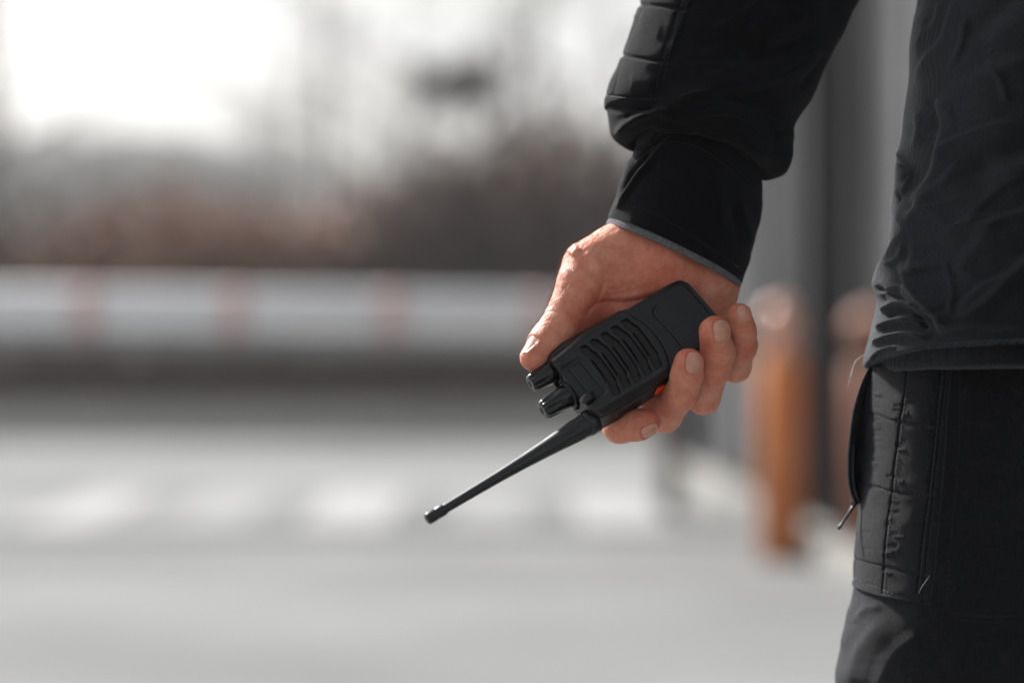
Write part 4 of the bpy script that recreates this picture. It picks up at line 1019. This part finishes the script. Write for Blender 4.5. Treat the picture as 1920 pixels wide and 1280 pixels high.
TO = Tube([((1980, -1080), (2480, -1080), 0, -40, 60), ((1850, -1010), (2610, -1010), 0, -40, 85), ((1760, -800), (2700, -800), 0, -40, 110), torow(1745, -400), torow(1730, -120), torow(1721, 0), torow(1712, 50), torow(1703, 110), torow(1701, 155), torow(1694, 205),
           torow(1686, 262), torow(1679, 292), torow(1672, 345), torow(1666, 400), torow(1661, 462), torow(1656, 512), torow(1645, 560), torow(1634, 615, lift=5), torow(1627, 650, lift=20), torow(1621, 682, lift=50), torow(1628, 690, lift=66, hd=155), torow(1652, 688, lift=64, hd=148)],
          TO_FOLDS, noise=(2.1, 48.0), seed=1, sq=.88)
LEGROWS = [(1650, 560, 96), (1640, 640, 98), (1630, 700, 99), (1624, 760, 100), (1620, 850, 101), (1611, 950, 102), (1603, 1040, 103), (1600, 1096, 103), (1592, 1140, 103), (1579, 1190, 104), (1570, 1240, 104), (1566, 1290, 104), (1572, 1500, 100), (1600, 1900, 88), (1640, 2400, 76), (1680, 2900, 66), (1684, 3020, 66)]
LG_FOLDS = [('s', [(1588, 1290), (1606, 1230), (1636, 1186), (1672, 1158)], 8, 2.8), ('s', [(1640, 1300), (1664, 1240), (1704, 1200), (1740, 1180)], 9, 2.0), ('r', [(1596, 1170), (1622, 1142), (1660, 1136)], 8, 1.6), ('v', [(1760, 1150), (1840, 1160), (1930, 1158)], 5.9, 1.28), ('r', [(1590, 1130), (1584, 1170), (1576, 1220)], 8.2, 1.44),
            ('v', [(1800, 880), (1850, 875), (1920, 890)], 7.0, 0.80), ('v', [(1790, 800), (1850, 808), (1915, 800)], 10.5, 0.96), ('r', [(1795, 930), (1850, 940), (1925, 925)], 10.5, 0.96), ('v', [(1780, 1000), (1850, 990), (1930, 1006)], 9.4, 0.72), ('r', [(1800, 740), (1860, 728), (1925, 742)], 14.0, 0.96),
            ('v', [(1800, 1080), (1860, 1070), (1925, 1080)], 11.7, 0.72), ('c', [(1790, 700), (1793, 690), (1798, 650)], 4.7, 0.80), ('r', [(1770, 1260), (1830, 1230), (1900, 1240)], 23.4, 1.60)]
LG = Tube([((l, y), (2 * 1905 - l - 10, y), 0, -86 - max(0, y - 1500) * .02, hd) for l, y, hd in LEGROWS], LG_FOLDS, noise=(1.5, 32.0), seed=7)
from mathutils.bvhtree import BVHTree
_bv = {}
def hits(o, px, py, lift=.3):
    """points of a built mesh under pixels px,py, in camera mm"""
    if o.name not in _bv:
        org = wloc(o); _bv[o.name] = BVHTree.FromPolygons([v.co + org for v in o.data.vertices], [tuple(p.vertices) for p in o.data.polygons])
    out = []; c0 = Vector((0, 0, CAMZ)); last = None
    for a_, b_ in zip(np.ravel(px), np.ravel(py)):
        d = (Vector(cam2world(P(a_, b_, 0))) - c0).normalized(); h = _bv[o.name].ray_cast(c0 + d * .3, d)[0]
        if h is None: h = last if last is not None else Vector(cam2world(P(a_, b_, -20)))
        last = h; w_ = np.array(h - c0) * 1000; cz = -(w_[1] * CP - w_[2] * SP); out.append(P(a_, b_, D0 + cz + lift))
    return np.array(out)
jacket = TO.build('jacket', M['jacket'], man, 620, 520, thick=1.2)
# neck opening is closed by a collar
m = MB(); cpt = cam2world(P(2230, -1090, -40)); 
m.lathe(Vector(cpt) - Vector((0, 0, .03)), [(.02, 0), (.085, .0), (.078, .03), (.07, .07), (.062, .072), (.06, .02)], 32); m.build('collar', M['jacket'], jacket, smooth=True)
# hem band under the bloused body
HB = Tube([((1668, 628), (2792, 636), 60, -72, 146), ((1660, 650), (2800, 658), 56, -71, 149), ((1650, 668), (2810, 676), 42, -71, 150), ((1646, 690), (2814, 700), 14, -71, 150), ((1652, 700), (2808, 710), 12, -72, 146)],
          [('c', [(1690, 672), (1780, 676), (1925, 674)], 2, .6), ('v', [(1780, 640), (1783, 680)], 3, .8)], noise=(.9, 30), seed=11)
hem = HB.build('hem_band', M['jacket'], jacket, 50, 420, thick=1.2)
sleeve = SL.build('sleeve', M['sleeve'], jacket, 560, 420)
CU_FOLDS = [('r', [(1268, 248), (1240, 280), (1216, 308), (1192, 336), (1172, 366), (1156, 392), (1146, 408)], 5.5, 3.6), ('v', [(1222, 276), (1200, 306), (1180, 336), (1160, 370)], 6, 3.2), ('r', [(1186, 292), (1172, 330), (1158, 366)], 5, 1.6),
            ('c!', [(1148, 396), (1175, 388), (1220, 398), (1275, 428), (1340, 470), (1396, 508)], 1.6, 1.1), ('c!', [(1190, 300), (1235, 268), (1290, 268), (1345, 296), (1424, 366)], 1.8, 1.2),
            ('r', [(1385, 372), (1392, 400), (1402, 436), (1408, 470)], 7, 2.2), ('v', [(1372, 380), (1380, 420), (1392, 460)], 7, 1.8), ('r', [(1240, 300), (1238, 350), (1230, 396)], 8, .7), ('v', [(1300, 300), (1310, 360), (1300, 420)], 14, 1.0), ('r', [(1350, 330), (1350, 390), (1362, 440)], 12, 1.0)]
CU = Tube([((1206, 262), (1420, 318), 55, -66, 36), ((1196, 280), (1428, 342), 58, -64, 39), ((1184, 300), (1430, 366), 50, -62, 40), ((1168, 335), (1426, 405), 40, -60, 40), ((1153, 370), (1416, 455), 28, -58, 40), ((1143, 396), (1402, 502), 20, -56, 40), ((1138, 411), (1391, 532), 17, -55, 40)], CU_FOLDS, noise=(1.2, 24), seed=5)
cuff = CU.build('cuff', M['sleeve'], jacket, 230, 420, thick=1.6)
KN = Tube([((1165, 372), (1400, 470), 22, -56, 35), ((1148, 398), (1396, 505), 18, -55, 37), ((1140, 412), (1390, 530), 14, -54, 38), ((1135, 421), (1388, 541), 14, -53.5, 38.4)], [], noise=(.35, 12), seed=8)
KN.build('shirt_cuff', M['knit'], man, 60, 420, thick=1.8)
# quilted pocket on the sleeve
def quilt(lines, wd, h):
    return [('v' if k % 1 == 0 else 'v', l, wd, h) for k, l in enumerate(lines)]
SP_L = [('c!', [(1283, -10), (1260, 57), (1244, 110), (1232, 166), (1228, 205)], 2.2, 1.3), ('c!', [(1140, 178), (1180, 183), (1235, 184)], 2.2, 1.2), ('c!', [(1215, 0), (1190, 60), (1168, 118), (1152, 178)], 2.2, .9),
        ('v!', [(1165, 104), (1200, 110), (1250, 118)], 4, 1.6), ('v!', [(1192, 10), (1240, 12), (1290, 20)], 4, 1.5), ('r', [(1180, 150), (1230, 158)], 14, .7), ('r', [(1196, 60), (1245, 66)], 18, .7),
        ('r', [(1182, 30), (1205, 34)], 4, .5)]
def patch(tb, name, mat, parent, t0, t1, th0, th1, lines, thick, nt_, nth, edge=.03, wob=None, slant=0.0):
    def ex(px, py, t, th):
        a, b = ft, fb
        e = np.minimum.reduce([smoothstep(-.002, edge, a), smoothstep(-.002, edge, 1 - a), smoothstep(-.002, edge * 1.6, b), smoothstep(-.002, edge * 1.6, 1 - b)])
        return thick * (e - .25) + strokes(px, py, lines)
    T_ = np.linspace(t0, t1, nt_); H = np.linspace(th0, th1, nth); tt, hh = np.meshgrid(T_, H, indexing='ij')
    fb = (hh - th0) / (th1 - th0); ft = (tt - t0) / (t1 - t0)
    if wob is not None: hh = hh + wob(tt) * fb
    tt0, hh0 = tt, hh; tt = tt + slant * fb * ft
    p, nn_ = tb.surf(tt, hh, ex); q, _ = tb.surf(tt, hh, None, -3.0); v = np.concatenate([p.reshape(-1, 3), q.reshape(-1, 3)]); N = nt_ * nth
    f = grid_faces(nt_, nth); rim = [i * nth for i in range(nt_)] + [(nt_ - 1) * nth + j for j in range(1, nth)] + [i * nth + nth - 1 for i in range(nt_ - 2, -1, -1)] + [j for j in range(nth - 2, 0, -1)]
    rq = np.array([(rim[i], rim[(i + 1) % len(rim)], rim[(i + 1) % len(rim)] + N, rim[i] + N) for i in range(len(rim))])
    return mesh_obj(name, cam2world(v), np.concatenate([f, f[:, ::-1] + N, rq]), mat, parent)
thp = lambda fr: math.acos(max(-1, min(1, math.copysign(abs(1 - 2 * fr) ** (1 / .92), 1 - 2 * fr))))
spocket = patch(SL, 'sleeve_pocket', M['sleeve'], jacket, 3.0, 8.0, -.45, thp(.245), SP_L, 2.0, 260, 200, wob=lambda t: .07 * (t - 4) / 4)
# trousers
trousers = LG.build('trousers', M['trousers'], man, 640, 460, thick=0)
LG2 = Tube([((l + 640, y), (2 * 1905 - l - 10 + 640, y), 0, -90, hd) for l, y, hd in LEGROWS], [], noise=(1.2, 30), seed=15)
LG2.build('trouser_leg', M['trousers'], trousers, 120, 100)
PK = [('c!', [(1705, 680), (1697, 754), (1684, 852), (1675, 929), (1664, 1022), (1658, 1112)], 2.0, 1.08), ('c!', [(1640, 700), (1634, 768), (1624, 850), (1617, 950), (1610, 1040), (1606, 1085)], 2.0, 0.79),
      ('c!', [(1612, 768), (1650, 778), (1692, 792), (1762, 803)], 2.3, 1.44), ('c!', [(1610, 902), (1650, 914), (1682, 924), (1748, 930)], 2.3, 1.44), ('c!', [(1603, 1046), (1640, 1056), (1690, 1068), (1735, 1078)], 2.0, 1.01), ('c!', [(1600, 1082), (1630, 1094), (1680, 1114), (1740, 1122)], 1.6, 0.86),
      ('c!', [(1768, 690), (1757, 800), (1746, 909), (1733, 1010), (1722, 1110)], 1.6, 1.01), ('c!', [(1778, 690), (1765, 800), (1753, 920), (1738, 1060), (1732, 1130)], 1.4, 0.65)]
rnd = random.Random(12)
for k in range(64):                                      # puckers along the seams
    a = rnd.random(); x0 = 1640 - 38 * a; y = 692 + 420 * a; side_ = rnd.choice([0, 1, 1, 2])
    xs = [x0 - 6 + rnd.uniform(0, 20), 1700 - 44 * a + rnd.uniform(-14, 10), 1755 - 32 * a][side_]
    PK.append((rnd.choice('rv'), [(xs, y), (xs + rnd.uniform(12, 30), y + rnd.uniform(-1, 5))], rnd.uniform(2.5, 5), rnd.uniform(.2, .6)))
tpk0 = 1.75; tpk1 = 7.05
pocket = patch(LG, 'thigh_pocket', M['trousers'], trousers, tpk0, tpk1, .14, thp(.292), PK, 3.2, 420, 260, edge=.012, wob=lambda t: -.10 * (t - tpk0) / (tpk1 - tpk0), slant=.85)
# the pocket's open zip edge, slider and puller
zp = [(1644, 676), (1630, 700), (1617, 732), (1606, 775), (1600, 820), (1597, 860), (1598, 900), (1603, 925), (1609, 938)]; zs = spl(zp, 6)
def ribbon(name, pts, z, wdt, thk, mat, parent, tilt=.35):
    c = P(pts[:, 0], pts[:, 1], np.broadcast_to(z, len(pts))); t = np.gradient(c, axis=0); t /= np.linalg.norm(t, axis=1, keepdims=True)
    s_ = np.cross(t, np.array([-tilt, 0, 1.0])); s_ /= np.linalg.norm(s_, axis=1, keepdims=True); o = np.cross(s_, t); v = []
    for a, b in ((-.5, -.5), (-.5, .5), (0, .62), (.5, .5), (.5, -.5), (0, -.62)): v.append(c + s_ * thk * a + o * wdt * b)
    v = np.stack(v, 1); n = len(pts); f = grid_faces(n, 6, True); cap = np.array([[0, 1, 2, 3], [0, 3, 4, 5]]); f = np.concatenate([f, cap, cap + (n - 1) * 6])
    return mesh_obj(name, cam2world(v.reshape(-1, 3)), f, mat, parent)
ribbon('zip_flap', zs, np.linspace(-62, -66, len(zs)), 16, 2.6, M['trousers'], trousers)
def gusset():
    lf = spl([(1642, 680), (1620, 730), (1607, 775), (1602, 830), (1600, 880), (1606, 925)], 8); rt = spl([(1660, 680), (1650, 730), (1645, 775), (1640, 830), (1634, 880), (1628, 925)], 8); n_ = len(lf); k_ = 7; v = []
    for i in range(n_):
        for j in range(k_):
            t_ = j / (k_ - 1); q = lf[i] * (1 - t_) + rt[i] * t_; v.append(P(q[0], q[1], -66 + 9 * math.sin(t_ * 1.5) - 4 * math.sin(math.pi * t_) * (1 + .3 * math.sin(i * .6))))
    v = np.array(v); v = np.concatenate([v, v - np.array([0, 0, 1.5])]); f = grid_faces(n_, k_); N = n_ * k_
    mesh_obj('pocket_gusset', cam2world(v), np.concatenate([f[:, ::-1], f + N]), M['trousers'], trousers)
gusset()
tp = zs[26:]; ribbon('zip_tape', tp + np.array([5, 0]), np.linspace(-62, -61, len(tp)), 9, 1.6, M['steel'], trousers)
def rod(name, pts, rad_, mat, parent, n=8):
    m = MB(); m.tube([Vector(q) for q in cam2world(np.array([P(*q) for q in pts]))], [r / 1000 for r in rad_], n); return m.build(name, mat, parent, smooth=True)
rod('zip_slider', [(1598, 914, -62), (1601, 922, -60), (1606, 934, -60), (1610, 943, -61)], [1.2, 2.3, 2.4, 1.3], M['steel'], trousers)
def ring_(cx, cy, z, rx, ry, r, rot):
    m = MB(); q = [Vector(cam2world(P(cx + rx * math.cos(a) * math.cos(rot) - ry * math.sin(a) * math.sin(rot), cy + rx * math.cos(a) * math.sin(rot) + ry * math.sin(a) * math.cos(rot), z))) for a in np.linspace(0, 2 * math.pi, 21)]
    m.tube(q, r / 1000, 6, cap=False); return m.build('zip_ring', M['steel'], trousers, smooth=True)
ring_(1603, 941, -59, 8, 4.5, .7, -1.0)
rod('zip_puller', [(1604, 944, -59), (1598, 952, -58), (1590, 964, -58), (1582, 976, -58), (1577, 984, -58), (1573, 989, -58), (1571, 992, -58)], [1.0, 1.25, 1.0, .95, 1.0, 1.5, 1.0], M['steel'], trousers)
# loose threads
rod('loose_thread', [(1624, 664, -22), (1614, 669, -21), (1605, 676, -20), (1600, 688, -20), (1597, 702, -20), (1592, 716, -20), (1590, 728, -20)], [.25, .35, .4, .35, .4, .3, .15], M['thread'], jacket, 5)
rod('loose_thread', [(1597, 690, -20), (1594, 704, -20), (1595, 720, -20)], [.15, .25, .1], M['thread'], jacket, 5)
tq = hits(pocket, [1743, 1738, 1729, 1722], [1078, 1086, 1098, 1112], 1.0)
m = MB(); m.tube([Vector(q) for q in cam2world(tq)], [.0001, .0003, .0003, .0001], 5); m.build('loose_thread', M['thread'], trousers)
# seam threads on the pocket
for ln_pts in ([(1705, 690), (1697, 754), (1684, 852), (1675, 929), (1664, 1022), (1659, 1108)], [(1767, 700), (1757, 800), (1746, 909), (1733, 1010), (1723, 1106)], [(1637, 706), (1632, 768), (1623, 850), (1616, 950), (1609, 1040)],
               [(1614, 769), (1650, 779), (1692, 793), (1755, 802)], [(1612, 903), (1650, 915), (1682, 925), (1744, 930)], [(1604, 1083), (1630, 1095), (1680, 1114), (1728, 1121)]):
    stitches('seam_stitches', lambda a, b: hits(pocket, a, b), ln_pts, 8, 5.2, .26, M['stitch'], pocket)
# boots
for bx, name_l in ((1890, 'r'), (2530, 'l')):
    c = cam2world(P(bx, 640, -98)); c = Vector((c[0], c[1], 0)); m = MB()
    pr = [(.0, .055, .05, -.02), (.012, .06, .05, -.02), (.03, .062, .052, -.02), (.05, .06, .05, -.015), (.09, .05, .045, 0), (.14, .045, .045, .02), (.24, .05, .05, .03)]
    vs = []; n_ = 24
    for k, (z, ry, rx, dy) in enumerate(pr):
        for i in range(n_):
            a = 2 * math.pi * i / n_; toe = max(0, -math.sin(a)) * (.16 if z < .06 else .16 * max(0, 1 - (z - .05) / .07))
            vs.append((c.x + rx * math.cos(a), c.y + .02 + dy + ry * 1.4 * math.sin(a) - toe, z))
    fs = [(k * n_ + i, k * n_ + (i + 1) % n_, (k + 1) * n_ + (i + 1) % n_, (k + 1) * n_ + i) for k in range(len(pr) - 1) for i in range(n_)] + [tuple(range(n_ - 1, -1, -1)), tuple((len(pr) - 1) * n_ + i for i in range(n_))]
    m.add(vs, fs); m.build('boot', M['boot'], man, smooth=True)

for ln_pts in ([(1150, 395), (1180, 388), (1222, 399), (1278, 430), (1342, 472), (1394, 507)], [(1192, 303), (1236, 272), (1290, 270), (1345, 298), (1422, 366)]):
    stitches('seam_stitches', lambda a, b: hits(cuff, a, b), ln_pts, 8, 5.0, .22, M['stitch_dark'], cuff)
for ln_pts in ([(1292, 0), (1268, 57), (1252, 112), (1240, 166), (1236, 200)], [(1280, 0), (1257, 57), (1242, 110), (1230, 166)], [(1146, 181), (1185, 186), (1232, 187)]):
    stitches('seam_stitches', lambda a, b: hits(spocket, a, b), ln_pts, 8, 5.0, .24, M['stitch_dark'], spocket)
stitches('seam_stitches', lambda a, b: hits(hem, a, b), [(1690, 676), (1780, 678), (1925, 676)], 8, 5.0, .22, M['stitch_dark'], hem)
stitches('seam_stitches', lambda a, b: hits(trousers, a, b), [(1800, 700), (1797, 850), (1784, 1000), (1776, 1130)], 8, 5.0, .22, M['stitch_dark'], trousers)
